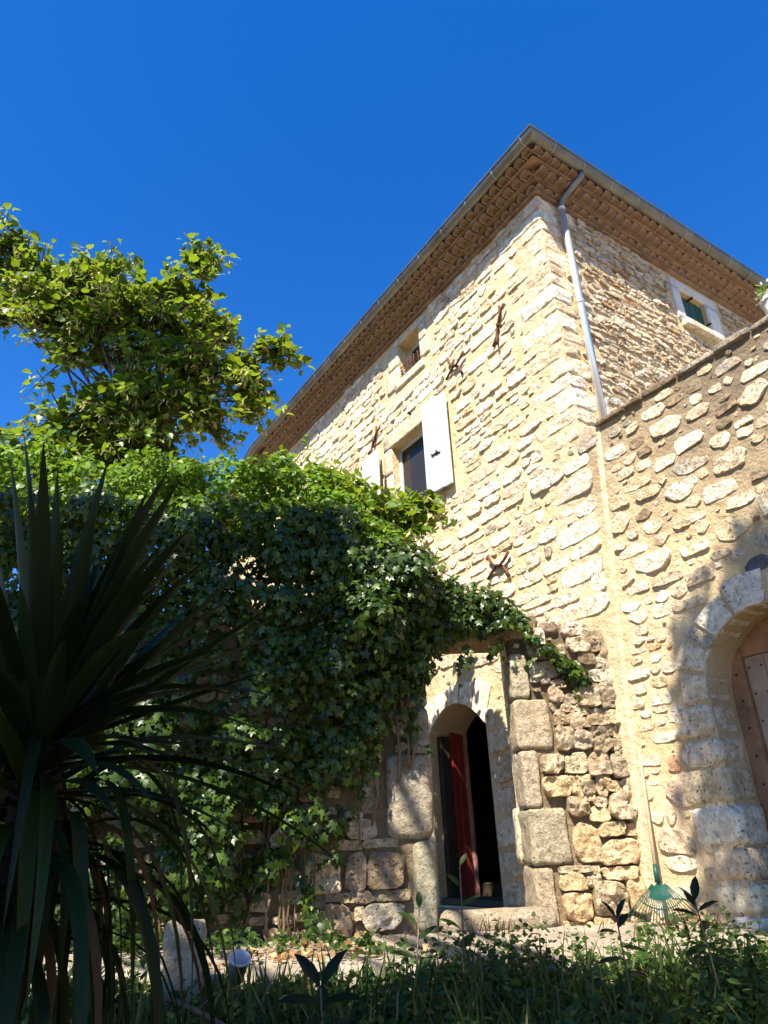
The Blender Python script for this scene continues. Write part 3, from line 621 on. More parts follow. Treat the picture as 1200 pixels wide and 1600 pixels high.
# shutters, folded back on the wall
def shutter(parent, x0, x1, z0, z1, lean):
    mt = Matrix.Translation((x0 if lean > 0 else x1, .045, 0)) @ Matrix.Rotation(lean, 4, 'Z')
    s = sub_empty('shutter', house, HI @ MF @ mt)
    L = x1 - x0; o = 0 if lean > 0 else -L; n = 3
    for i in range(n): bevel_box('board', o + i * L / n + .003, o + (i + 1) * L / n - .003, .012, .04 + .004 * (i % 2), z0 + .006 * i, z1 - .004 * i, M['shutter'], s, .005, 1)
    for zz in (z0 + .18, z1 - .22): bevel_box('ledge', o + .02, o + L - .02, -.012, .0115, zz - .05, zz + .05, M['shutter'], s, .003, 1)
    nb = MB()
    for zz in (z0 + .18, z1 - .22):
        for i in range(6): nb.tube([(o + (i + .5) * L / 6, .039, zz + (.02 if i % 2 else -.02)), (o + (i + .5) * L / 6, .043, zz + (.02 if i % 2 else -.02))], .006, 6)
    nb.build('nail_heads', M['black'], s)['kind'] = 'stuff'
    return s, o, L
s1, o1, l1 = shutter(facade, 1.745, 2.215, 5.485, 6.82, .10)
lt = MB().tube([(o1 + .16, .05, 5.98), (o1 + .2, .055, 6.0), (o1 + .30, .055, 6.0), (o1 + .33, .05, 6.03)], .010, 6).tube([(o1 + .22, .045, 5.97), (o1 + .22, .06, 6.03)], .014, 6)
lt.build('latch', M['black'], s1)
s2, o2, l2 = shutter(facade, 3.34, 3.84, 5.485, 6.80, -.06)
hg = MB().tube([(3.33, .05, 6.28), (3.30, .06, 6.33), (3.27, .05, 6.30), (3.275, .05, 6.2), (3.28, .05, 6.1)], .012, 6); hg.build('shutter_hook', M['black'], facade)
# wall anchors: two crossing curved bars
def anchor(u, z, r, rot, spread):
    mb = MB()
    for s in (1, -1):
        pts = []
        for i in range(9):
            t = -1 + i / 4; x = t * r; y = s * spread * (t * t) * r - s * .004
            pts.append((u + x * math.cos(rot) - y * math.sin(rot), .045 + .01 * s, z + x * math.sin(rot) + y * math.cos(rot)))
        mb.tube(pts, [.012 + .006 * abs(abs(i - 4) / 4) for i in range(9)], 6)
    mb.tube([(u, -.02, z), (u, .075, z)], .018, 6)
    mb.build('wall_anchor', M['iron'], facade, True)
anchor(.66, 7.13, .26, 1.95, .22); anchor(1.53, 7.10, .17, .3, .9); anchor(3.54, 7.03, .22, 2.2, .35); anchor(1.15, 4.20, .17, .2, .8)
tie = MB().tube([(2.62, -.02, 6.995), (2.62, .05, 7.0)], .02, 6); tie.build('shutter_pin', M['black'], facade)

# green shuttered window in the return wall
for nm, a in (('surround', (-3.52, -2.45, 8.252, 8.41)), ('surround', (-2.628, -2.44, 7.668, 8.25)), ('surround', (-3.50, -3.232, 7.668, 8.25))):
    dressed('window_surround', return_wall, *a, d=.03, t=(.80, .78, .72), mat='plaster')
dressed('window_sill', return_wall, -3.42, -2.50, 7.56, 7.667, .10, t=(.80, .74, .60))
gs = bevel_box('shutter', RW[0], RW[1], -.09, -.06, RW[2], RW[3], M['green'], return_wall, .003, 1)
for i in range(1, 4):
    u = RW[0] + i * .15; MB().box(u - .002, u + .002, -.0595, -.057, RW[2], RW[3]).build('board_joint', M['black'], return_wall)
for u, z in ((-2.92, 8.22), (-3.22, 7.9)):
    MB().tube([(u, -.1, z), (u, .03, z)], .015, 6).build('shutter_hinge', M['black'], return_wall)

# eaves: two rows of corbelled tiles between flat courses, gutter, downpipe, roof
corn = link('cornice', mesh('cornice', *sweep([(-.10, 8.48), (.055, 8.48), (.055, 8.504), (-.10, 8.504)])), house, M['terracotta'], mtx=HI)
for z0, z1, d in ((8.507, 8.59, .03), (8.618, 8.70, .14)):
    link('mortar_bed', mesh('mortar_bed', *sweep([(-.10, z0), (d, z0), (d, z1), (-.10, z1)])), corn, M['tilemortar'])
for z0, z1, d in ((8.594, 8.614, .115), (8.704, 8.724, .262)):
    link('flat_tile_course', mesh('flat_tile_course', *sweep([(-.10, z0), (d, z0), (d, z1), (-.10, z1)])), corn, M['terracotta'])
link('roof_edge', mesh('roof_edge', *sweep([(-.10, 8.728), (.20, 8.728), (.22, 8.79), (-.10, 8.80)])), corn, M['tilemortar'])
def tile_mesh(L, r=.066, th=.014, n=8):
    v = []; f = []
    for y in (0, L):
        for rr in (r, r - th):
            for i in range(n + 1):
                a = math.pi * i / n; v.append((rr * math.cos(a) * (1 if y else .86), y, rr * math.sin(a) * 1.12))
    k_ = n + 1
    for i in range(n):
        f += [(i, i + 1, 2 * k_ + i + 1, 2 * k_ + i), (k_ + i, 3 * k_ + i, 3 * k_ + i + 1, k_ + i + 1), (2 * k_ + i, 2 * k_ + i + 1, 3 * k_ + i + 1, 3 * k_ + i)]
    f += [(0, 2 * k_, 3 * k_, k_), (n, k_ + n, 3 * k_ + n, 2 * k_ + n)]
    me = mesh('cornice_tile', v, f, True); me.materials.append(M['terracotta']); return me
T1, T2 = tile_mesh(.15), tile_mesh(.22)
for row, (z, d0, me) in enumerate(((8.509, -.05, T1), (8.62, .02, T2), (8.73, .12, T2))):
    reach = d0 + (.15 if row == 0 else .22)
    for mt, s, cnt, off in ((MF, 1, int((UB + .2) / .15), UC - reach + .10), (MR, -1, 42, reach - .10)):
        for i in range(cnt):
            u = off + s * (i * .15 + (.075 if row == 1 else 0)); q = random.uniform(-.006, .006)
            o = bpy.data.objects.new('cornice_tile', me); COL.objects.link(o); o.parent = corn
            o.matrix_local = HI.inverted() @ HI @ mt @ Matrix.Translation((u, d0 + q * 2, z + random.uniform(-.006, .006))) @ Matrix.Rotation(random.uniform(-.07, .07), 4, 'Y')
            if mt is MR and i * .15 > 6.2: bpy.data.objects.remove(o)
GR, GD, GZ = .088, .362, 8.88
prof = [(GD - GR * math.cos(math.pi * i / 12), GZ - GR * math.sin(math.pi * i / 12) * 1.02) for i in range(13)]
prof2 = [(GD - (GR - .004) * math.cos(math.pi * i / 12), GZ - (GR - .004) * math.sin(math.pi * i / 12)) for i in range(12, -1, -1)]
gv, gf = sweep(prof + prof2); gutter = link('gutter', mesh('gutter', gv, gf, False), house, M['zinc'], mtx=HI)
bead = [(GD + GR + .004 + .011 * math.cos(a), GZ + .004 + .011 * math.sin(a)) for a in [2 * math.pi * i / 8 for i in range(8)]]
link('gutter_bead', mesh('gutter_bead', *sweep(bead)), gutter, M['zinc'])
def strap_mesh():
    v = []; f = []
    for x in (-.007, .007):
        for rr in (GR + .004, GR + .0015):
            for i in range(13):
                a = math.pi * i / 12; v.append((x, GD - rr * math.cos(a), GZ - rr * 1.03 * math.sin(a)))
    for i in range(12): f += [(i, i + 1, 26 + i + 1, 26 + i), (i, 13 + i, 14 + i, i + 1), (26 + i, 27 + i, 40 + i, 39 + i)]
    v2, f2 = MB().tube([(-.014, GD + GR + .006, GZ + .005), (.014, GD + GR + .006, GZ + .005)], .017, 8).v, None
    me = mesh('gutter_strap', v, f, True); me.materials.append(M['strap']); return me
SM = strap_mesh()
for mt, us in ((MF, [UC - .28 + i * .52 for i in range(15)]), (MR, [.05 - i * .50 for i in range(14)])):
    for u in us:
        o = bpy.data.objects.new('gutter_strap', SM); COL.objects.link(o); o.parent = gutter; o.matrix_local = mt @ Matrix.Translation((u, 0, 0))
pipe_m = HI @ MR
pipe = MB().tube([(-.335, .075, 8.40), (-.33, .075, 7.0), (-.325, .075, 5.0)], .040, 14).build('downpipe', M['zincnew'], house, True, mtx=pipe_m)
MB().tube([(-.46, .36, 8.80), (-.46, .36, 8.755), (-.45, .33, 8.715), (-.36, .11, 8.53), (-.338, .082, 8.49), (-.335, .075, 8.39)], .039, 14).build('pipe_elbow', M['zinc'], pipe, True)
for z in (8.385, 6.93): MB().tube([(-.333, .075, z - .03), (-.333, .075, z + .03)], .045, 14).build('pipe_collar', M['zincnew'], pipe, True)
# roof: low hip
e = offset_path(.33); rid = [Vector((p.x, p.y, 0)) for p in offset_path(-3.6)]
rv = [(p.x, p.y, 8.80) for p in e] + [(p.x, p.y, 9.9) for p in rid] + [(far.x, far.y, 8.8)]
roof = link('roof', mesh('roof', rv, [(0, 1, 5, 4), (1, 2, 6, 5), (2, 3, 7, 6), (4, 5, 6, 7), (4, 7, 8), (0, 4, 8), (7, 3, 8)]), house, M['terracotta'], mtx=HI)
RT = tile_mesh(.42, .10, .016); RT.name = 'ridge_tile'
a, b = Vector(rv[1]), Vector(rv[5]); dirv = (b - a).normalized()
for i in range(9):
    o = bpy.data.objects.new('ridge_tile', RT); COL.objects.link(o); o.parent = roof
    q = dirv.to_track_quat('Y', 'Z').to_matrix().to_4x4(); o.matrix_local = Matrix.Translation(a + dirv * (.02 + i * .36) + Vector((0, 0, .06))) @ q
rc = 0
for mt, D_, us in ((MF, 1, [UC - .2 + i * .21 for i in range(37)]), (MR, -1, [.2 - i * .21 for i in range(32)])):
    for u in us:
        o = bpy.data.objects.new('roof_tile', RT); COL.objects.link(o); o.parent = roof
        o.matrix_local = mt @ Matrix.Translation((u, .30, 8.86)) @ Matrix.Rotation(math.pi, 4, 'Z') @ Matrix.Rotation(.29, 4, 'X')

# inner arched doorway of the house with the red door
for i in range(5):
    t0, t1 = i / 5, (i + 1) / 5; poly = []
    W0, W1 = IDOOR[0] - .05, IDOOR[1] + .05
    f0 = lambda t: (IDOOR[0] + (IDOOR[1] - IDOOR[0]) * t, IDOOR[2] + (IDOOR[3] - IDOOR[2]) * (1 - (2 * t - 1) ** 2))
    f1 = lambda t: (W0 - .12 + (W1 - W0 + .24) * t, 2.98 + .17 * (1 - (2 * t - 1) ** 2) - .02 * i)
    g_ = .008
    for t in (t0 + g_, (t0 + t1) / 2, t1 - g_): poly.append(f0(t))
    for t in (t1 - g_, (t0 + t1) / 2, t0 + g_): poly.append(f1(t))
    cu = sum(p[0] for p in poly) / 6; cz = sum(p[1] for p in poly) / 6
    v, f = stone_geo([(p[0] - cu, p[1] - cz) for p in poly], .018, -.30, .05, .01, rings=((1., .7), (.96, 1.), (.5, 1.)), seed=i)
    o = link('voussoir', mesh('voussoir', v, f), facade, M['dressed'], (cu, 0, cz)); o.color = (.80, .73, .58, 1)
specD = [(1.3, 1.64, z, z + h, t) for z, h, t in ((2.32, .24, 'l'), (2.02, .27, 'm'), (1.74, .25, 'l'), (1.45, .26, 'w'), (1.18, .24, 'l'), (.95, .2, 'l'))] + [(1.50, 1.64, 2.58, 2.76, 'w')]
md = put_stones(facade, specD, M['stone'], 20, n=14)
door = sub_empty('door', house, HI @ MF @ Matrix.Translation((2.63, -.20, 0)) @ Matrix.Rotation(math.radians(97), 4, 'Z'))
for i in range(2): bevel_box('board', -.26 + i * .10 + .002, -.26 + (i + 1) * .10 - .002, -.02, .018, .97, 2.72, M['red'], door, .004, 1)
for z in (1.25, 2.35): bevel_box('batten', -.24, -.03, -.05, -.021, z - .06, z + .06, M['red'], door, .005, 1)
bevel_box('door_post', -.308, -.263, -.05, .045, .95, 2.74, M['pink'], door, .006, 1)
bevel_box('door_frame', 2.60, 2.675, -.22, -.10, .93, 2.62, M['dwood'], facade, .006, 1)
bevel_box('door_sill', 1.67, 2.67, -.40, -.02, .925, .985, M['dwood'], facade, .01, 1)
bevel_box('inner_step', 1.62, 2.72, -.95, -.56, .9, 1.10, M['dwood'], facade, .01, 1)

# ------------------------------------------------------------------ the annex: lower wall in the plane of the facade, with the arched door
annex = empty('annex', (P0 - DL * .2).to_tuple(), 'low stone annex with arched doorway and flat top at right', 'annex')
annex.location.z = .7
AI = Matrix.Translation(-Vector((annex.location.x, annex.location.y, .7)))
AC, AZ, AR_ = -1.50, 2.44, .555
ATOP = 5.10
aw = wall_mesh([(-7, .5), (UC - .001, .5), (UC - .001, ATOP), (-7, ATOP)], [arch(AC, AZ, AR_, .86)], .5, M['mortar_a'], 'annex_wall', annex, AI @ MF)
def in_a(u, z):
    x, y, zc = proj_px(MF @ Vector((u, 0, z)))
    return x < 1240 and z < ATOP - .06 and u < strip_u(z) - .10 and z > .95
blkA = [(AC - AR_ - .22, AC + AR_ + .02, .8, AZ), (AC - AR_ - .2, AC + AR_ + .2, AZ - .02, AZ + AR_ * .85 + .2), (AC - .38, AC + .38, AZ + .5, AZ + AR_ + .3)]
fixA = [[s[0] - .012, min(s[1], strip_u((s[2] + s[3]) / 2) - .05), s[2] - .024, s[3] + .024, s[4]] for s in A_STONES]
fixA = [s for s in fixA if s[1] - s[0] > .05 and (s[2] > AZ + AR_ + .05 or s[1] > AC + AR_ + .12) and not (s[0] < AC + AR_ + .17 and s[2] < AZ + AR_ + .05 and s[3] > 2.2)]
keep = []
for s in fixA:
    if s[0] < AC + AR_ and s[3] < AZ + .7: s[0] = AC + AR_ + .01
    if s[1] - s[0] > .05 and not any(s[0] < k_[1] - .03 and s[1] > k_[0] + .03 and s[2] < k_[3] - .035 and s[3] > k_[2] + .035 for k_ in keep): keep.append(s)
fixA = keep
rubA = lay_rubble(-3.4, .0, .9, 5.1, in_a, fixA, blkA, (.075, .16), (1.0, 2.3), .006, .07, seed=11, tol=.08)
def toneA(q):
    zz = q[2] + .9 * (-q[0]); return pick(dict(d=3, m=3, g=2, l=2.0, w=.3) if zz > 5.3 else dict(l=5, w=3, m=3, r=.3))
mA = put_stones(aw, fixA + [list(q) + [toneA(q)] for q in rubA], M['stone'], 280, n=26, prot=(.007, .020), jit=.3, rough=.34, tilt=.06)
build_mass(mA, aw, M['stone'], 'small_stones')
# voussoirs and jamb stones of the arch
angs = [-4, 16, 35, 45, 70, 98, 122, 146, 166, 184]; tn = ['l', 'l', 'g', 'w', 'w', 'l', 'w', 'l', 'm']
for i, (a0, a1) in enumerate(zip(angs, angs[1:])):
    ro = AR_ + random.uniform(.20, .27); g_ = 1.5; poly = []
    for a in (a0 + g_, (a0 + a1) / 2, a1 - g_): poly.append((AC + AR_ * math.cos(math.radians(a)), AZ + AR_ * math.sin(math.radians(a))))
    for a in (a1 - g_, (a0 + a1) / 2, a0 + g_): poly.append((AC + ro * math.cos(math.radians(a)), AZ + ro * math.sin(math.radians(a))))
    cu = sum(p[0] for p in poly) / 6; cz = sum(p[1] for p in poly) / 6
    v, f = stone_geo([(p[0] - cu, p[1] - cz) for p in poly][::1], .02, -.25, .12, .02, rings=((1., .6), (.95, 1.), (.5, 1.05)), seed=i * 3)
    o = link('voussoir', mesh('voussoir', v, f), aw, M['stone'], (cu, 0, cz)); o.color = tone(tn[i])
for sd in (1, -1):
    z = 2.38
    while z > .95:
        h = random.uniform(.17, .29); L = random.uniform(.24, .42); e0 = AC + sd * (AR_ - .02 + .05 * noise.noise((z, sd, 0)))
        x0, x1 = sorted((e0, e0 + sd * L))
        block('jamb_stone', x0, x1, -.30, .03, max(.88, z - h + .014), z, M['stone'], aw, random.choice('wllmw'), .045, .014, 8); z -= h
# smooth joint between house and annex
mbs = MB(); pv = []
for i in range(30):
    z = .92 + (ATOP + .02 - .92) * i / 29; u = strip_u(z); wd = .045 + .012 * noise.noise((z * 2, 0, 0))
    pv += [(u - wd, -.01, z), (u - wd * .5, .007, z), (u + wd * .5, .008, z), (u + wd, -.01, z)]
mbs.add(pv, [(i * 4 + j, i * 4 + j + 1, i * 4 + j + 5, i * 4 + j + 4) for i in range(29) for j in range(3)])
mbs.build('mortar_joint', M['smooth'], aw, True)
# coping of thin flat stones along the top, terrace roof behind
u = UC - .22
while u > -3.6:
    L = random.uniform(.18, .42); block('coping_stone', u - L + .006, u, -.42, .03 + random.uniform(0, .02), ATOP - .012, ATOP + .05 + random.uniform(-.01, .015), M['rough'], aw, random.choice('ddgd'), .018, .008, 5); u -= L
sl_ = MB(); sl_.add([MF @ Vector(p) for p in ((UC - .3, -.5, 4.9), (-7, -.5, 4.9), (-7, -8, 4.9), (UC - .3, -8, 4.9))], [(0, 1, 2, 3)])
sl_.build('roof_deck', M['concrete'], annex, mtx=AI)
sd_ = MB(); sd_.add([MF @ Vector(p) for p in ((-7, -.5, .5), (-7, -8, .5), (-7, -8, 5.1), (-7, -.5, 5.1))], [(0, 1, 2, 3)]); sd_.build('end_wall', M['mortar_a'], annex, mtx=AI)
# the plank door with studs
dr = sub_empty('arched_door', annex, AI @ MF)
bd = MB()
def topz(u): 
    q = AR_ ** 2 - (u - AC) ** 2; return AZ + math.sqrt(max(q, .0))
edges = [AC + AR_ - .001, AC + AR_ - .14, AC + .26, AC + .10, AC - .06, AC - .22, AC - AR_ + .14, AC - AR_ + .001]
for i, (b_, a_) in enumerate(zip(edges, edges[1:])):
    outer_b = i in (0, len(edges) - 2); y0 = -.31 if outer_b else -.345
    x0, x1 = a_ + .003, b_ - .003; mb = MB(); top = []
    for k_ in range(5):
        x = x0 + (x1 - x0) * k_ / 4; top.append((x, min(topz(x), 9 if outer_b else 2.72)))
    poly = [(x0, .88)] + top + [(x1, .88)]
    nn = len(poly); mb.add([(x, y0, z) for x, z in poly] + [(x, y0 - .04, z) for x, z in poly], [tuple(range(nn)), tuple(range(nn, 2 * nn))[::-1]] + [(j, j + nn, (j + 1) % nn + nn, (j + 1) % nn) for j in range(nn)])
    mb.build('board' if not outer_b else 'door_frame', M['wood'] if outer_b else M['wood2'], dr)
    for k_ in range(9):
        z = 1.0 + k_ * .2 + .04 * (i % 2)
        for x in ((x0 + .025, x1 - .025) if not outer_b else ((x0 + x1) / 2,)):
            if z < topz(x) - .03 and z < (2.68 if not outer_b else 9): bd.tube([(x, y0, z), (x, y0 + .008, z)], .008, 6)
bd.build('studs', M['black'], dr)['kind'] = 'stuff'
hb = MB(); hp = [(AC + (AR_ - .13) * (1 - 2 * i / 12), 2.725) for i in range(13)] + [(AC - (AR_ - .13) * (1 - 2 * i / 12), topz(AC - (AR_ - .13) * (1 - 2 * i / 12)) - .001) for i in range(13)]
nn = len(hp); hb.add([(x, -.335, z) for x, z in hp] + [(x, -.38, z) for x, z in hp], [tuple(range(nn)), tuple(range(nn, 2 * nn))[::-1]])
hb.build('head_panel', M['wood'], dr)

# ------------------------------------------------------------------ the garden wall with its doorway
gw = empty('garden_wall', (P0.x, P0.y, .9), 'rough dry-stone garden wall with doorway framed in hewn blocks', 'wall')
GI = Matrix.Translation(-Vector((P0.x, P0.y, .9)))
DU0, DU1 = .83, 1.585
gtop = [(-.06, 3.06), (.17, 3.14), (.87, 3.33), (1.6, 3.40), (7.0, 3.45)]
gwall = wall_mesh([(-.06, .5), (DU0 - .03, .5), (DU0 - .03, 3.13), (DU1 + .05, 3.13), (DU1 + .05, .5), (7.0, .5)] + gtop[::-1], [], .48, M['earth'], 'wall_core', gw, GI @ MG)
jr = [(.685, .84, 2.60, 2.985, .30), (.545, .845, 2.185, 2.592, .32), (.695, .838, 1.735, 2.178, .34), (.525, .838, 1.315, 1.728, .36), (.655, .835, .885, 1.308, .45)]
for a, b, z0, z1, dp in jr: block('jamb_block', a + (.03 if z0 < 1 else 0), b, -dp, .035 + random.uniform(0, .012), z0, z1, M['hewn'], gwall, (.53, .46, .33), .028, .014, 14, 7)
jl = [(1.585, 1.80, 2.565, 2.93, .3, 'd'), (1.588, 1.74, 2.19, 2.558, .3, 'g'), (1.585, 1.97, 1.545, 2.182, .34, 'g'), (1.60, 1.78, .89, 1.53, .34, 'g')]
for a, b, z0, z1, dp, t in jl: block('jamb_block', a, b, -dp, .065, z0, z1, M['hewn'], gwall, (.44, .40, .32), .04 if z1 - z0 < .6 else .075, .016, 14, 4)
block('lintel', .62, 1.78, -.47, .05, 3.0 + .12, 3.34, M['hewn'], gwall, (.36, .26, .16), .03, .015, 10)
block('reveal_stone', DU0 - .02, DU0 + .03, -.478, -.31, 1.33, 1.75, M['stone'], gwall, 'l', .02, .02, 6)
rp = MB().add([(DU0 - .018 + .02 * noise.noise((z * 4, y * 6, 2)), y, z) for z in [.88 + i * .15 for i in range(16)] for y in (-.485, -.40, -.30, -.2)], [(i * 4 + j, i * 4 + j + 1, i * 4 + j + 5, i * 4 + j + 4) for i in range(15) for j in range(3)])
rp.build('reveal_plaster', M['smooth'], gwall, True)
block('threshold', .70, 1.60, -.16, .10, .865, 1.035, M['hewn'], gwall, (.36, .31, .23), .08, .007, 12)
def gz(u):
    for (a, za), (b, zb) in zip(gtop, gtop[1:]):
        if u <= b: return za + (zb - za) * max(0, u - a) / (b - a)
    return 3.45
def in_g(u, z): return .9 < z < gz(u) + .02 and (u < .86 or u > 1.6) and u < 4.4
blkG = [(a[0] - .01, a[1], a[2], a[3]) for a in jr] + [(a[0], a[1] + .02, a[2], a[3]) for a in jl] + [(.62, 1.78, 3.1, 3.36), (DU0 - .02, DU1, .5, 3.2)]
G_STONES = [list(s) for s in G_STONES]
for s in G_STONES:                                         # butt the rubble against the hewn blocks
    for b in blkG:
        if s[2] < b[3] - .02 and s[3] > b[2] + .02:
            if s[0] < b[0] < s[1] < b[1] + .02: s[1] = b[0] - .008
            elif b[0] - .02 < s[0] < b[1] < s[1]: s[0] = b[1] + .008
fixG = [s[:4] for s in G_STONES if s[1] - s[0] > .03 and not any(s[0] < b[1] - .03 and s[1] > b[0] + .03 and s[2] < b[3] - .03 and s[3] > b[2] + .03 for b in blkG)]
TG = dict(m=4, l=2.5, d=1.2, r=.7, g=1)
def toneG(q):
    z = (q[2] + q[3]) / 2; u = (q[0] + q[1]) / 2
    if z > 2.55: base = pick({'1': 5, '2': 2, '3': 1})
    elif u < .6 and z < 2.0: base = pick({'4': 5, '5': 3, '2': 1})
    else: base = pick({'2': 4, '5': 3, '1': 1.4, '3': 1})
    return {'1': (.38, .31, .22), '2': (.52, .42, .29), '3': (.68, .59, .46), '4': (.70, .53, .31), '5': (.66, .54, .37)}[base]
fixG = [[s[0] - .014, s[1] + .014, s[2] - .012, s[3] + .012] for s in fixG]
rubG = lay_rubble(-.05, 4.4, .9, 3.45, in_g, fixG, blkG, (.08, .19), (.9, 1.9), .008, .04, seed=21, tol=.08)
fine = ((1.0, .60), (.985, .86), (.93, .98), (.75, 1.0), (.5, 1.0), (.25, 1.02))
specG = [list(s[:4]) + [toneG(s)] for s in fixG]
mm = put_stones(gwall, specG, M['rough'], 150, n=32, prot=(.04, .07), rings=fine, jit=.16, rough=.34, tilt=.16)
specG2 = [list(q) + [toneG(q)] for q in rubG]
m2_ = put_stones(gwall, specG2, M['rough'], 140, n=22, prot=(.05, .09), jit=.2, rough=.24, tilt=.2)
for mm_ in (mm, m2_):
    allv = MB()
    for t, b_ in mm_.items(): allv.add(b_.v, b_.f)
    if allv.v: o = allv.build('small_stones', M['rough'], gwall, True); o['kind'] = 'stuff'; o.color = (.5, .4, .27, 1)
# rough stones capping the wall, under the ivy
u = -.05
while u < 1.9:
    L = random.uniform(.14, .26); h = random.uniform(.09, .15); block('cap_stone', u, u + L - .01, -.40, .02 + random.uniform(0, .04), gz(u) - .03, gz(u) + h, M['rough'], gwall, random.choice([(.42, .34, .25), (.52, .43, .31), (.6, .5, .36)]), .05, .02, 7); u += L

# ------------------------------------------------------------------ leaf rake leaning in the corner
rk = empty('leaf_rake', (1.9, 5.95, .92), 'green plastic fan rake with long pale wooden handle leaning in the corner', 'rake')
def loc(p): return Vector(p) - Vector((1.9, 5.95, .92))
top = MG @ Vector((-.155, .10, 2.50)); apex = MG @ Vector((-.005, .34, 1.21)); foot = MG @ Vector((.01, .38, .93))
MB().tube([loc(top), loc(top.lerp(apex, .5)), loc(apex)], [.013, .014, .015], 8).build('handle', M['handle'], rk, True)
dwn = (foot - apex).normalized(); side = Vector((1, -.1, 0)).normalized(); nrm = dwn.cross(side)
MB().tube([loc(apex - dwn * .09), loc(apex + dwn * .03)], [.017, .022], 8).build('socket', M['rake'], rk, True)
pl = MB(); fanp = [loc(apex + dwn * .02)]
for i in range(9):
    a = math.radians(-34 + 68 * i / 8); fanp.append(loc(apex + (dwn * math.cos(a) + side * math.sin(a)) * .15))
pl.add([p + nrm * .006 for p in fanp] + [p - nrm * .006 for p in fanp], [(0, i, i + 1) for i in range(1, 9)] + [(10, 10 + i + 1, 10 + i) for i in range(1, 9)] + [(i, i + 10, i + 11, i + 1) for i in range(1, 9)])
pl.build('head_plate', M['rake'], rk)
for i in range(22):
    a = math.radians(-48 + 96 * i / 21); dd = dwn * math.cos(a) + side * math.sin(a); L = .29 / max(.75, math.cos(a) ** .5)
    MB().tube([loc(apex + dd * .06 + nrm * .004), loc(apex + dd * L * .8), loc(apex + dd * L * .97 + nrm * .0), loc(apex + dd * L + nrm * -.04)], [.004, .004, .0035, .003], 5).build('tine', M['rake'], rk, True)
MB().tube([loc(apex + (dwn * math.cos(a) + side * math.sin(a)) * .205 + nrm * .006) for a in [math.radians(-47 + 94 * i / 10) for i in range(11)]], .005, 6).build('brace', M['rake'], rk, True)

# ------------------------------------------------------------------ flower pot on the parapet, stone block, white pot, dry branch
fp = MF @ Vector((-2.24, -.12, ATOP + .055))
pot = empty('flower_pot', fp.to_tuple(), 'grey pot of small white flowers standing on the annex parapet', 'flower pot')
def lathe(prof, n=16):
    v = [(r * math.cos(2 * math.pi * j / n), r * math.sin(2 * math.pi * j / n), z) for r, z in prof for j in range(n)]
    return v, [(i * n + j, i * n + (j + 1) % n, (i + 1) * n + (j + 1) % n, (i + 1) * n + j) for i in range(len(prof) - 1) for j in range(n)]
v, f = lathe([(.001, 0), (.085, 0), (.105, .16), (.115, .16), (.115, .19), (.10, .19), (.095, .16), (.001, .16)]); link('pot', mesh('pot', v, f), pot, M['plaster'])
n = 90; pp = rdir(n, .8) * RNG.uniform(.04, .13, (n, 1)) + np.array([0, 0, .22]); 
scatter('foliage', LAN_V, LAN_F, pp[:50], frames(rdir(50, 1), rdir(50, .5)), np.full(50, .06), M['shrub'], pot)['kind'] = 'stuff'
scatter('flowers', OVA_V, OVA_F, pp[30:] * 1.08, frames(rdir(60, 1.2), rdir(60)), np.full(60, .035), M['petal'], pot)['kind'] = 'stuff'
sb = Vector((-1.16, 4.42, .66)); o = link('stone_block', mesh('stone_block', *rock_block((.21, .20, .50), .02, .010, 4., 9)), None, M['hewn'], (-1.17, 4.42, .93)); o.color = (.62, .54, .42, 1); o.rotation_euler = (0, 0, .2)
tag(o, 'squared pale stone block standing on the ground behind the yucca leaves', 'stone block')
wp = empty('white_pot', (-.89, 4.4, .90), 'white plastic pot half hidden behind a drooping yucca leaf', 'pot')
wp.rotation_euler = (.5, .3, 0); wp.scale = (.68,) * 3
v, f = lathe([(.001, 0), (.06, .0), (.08, .17), (.088, .17), (.088, .19), (.078, .19), (.07, .17), (.055, .02), (.001, .02)], 20); link('pot_body', mesh('pot_body', v, f, True), wp, M['white'])
b_ = MB().tube([(-1.0, 3.45, .99), (-.86, 3.5, .92), (-.74, 3.5, .86), (-.60, 3.42, .74)], [.009, .011, .012, .014], 7).tube([(-.86, 3.5, .92), (-.80, 3.55, .97), (-.72, 3.6, .98)], [.006, .005, .003], 5)
tag(b_.build('dry_branch', M['bark'], None, True), 'thin bare brown branch lying among weeds near the yucca', 'branch')
# things just inside the house door
for u, s in ((1.80, .05), (1.71, .06)):
    o = bevel_box('small_box', -.05, .05, -.04, .04, 0, .09, M['concrete'], None, .006, 1); o.matrix_world = MF @ Matrix.Translation((u, -.62, 1.145))
    tag(o, 'small pale box on the inner step, %s' % ('left of the two' if u > 1.75 else 'right of the two, beside the jamb'), 'box', 'small boxes on the inner step')

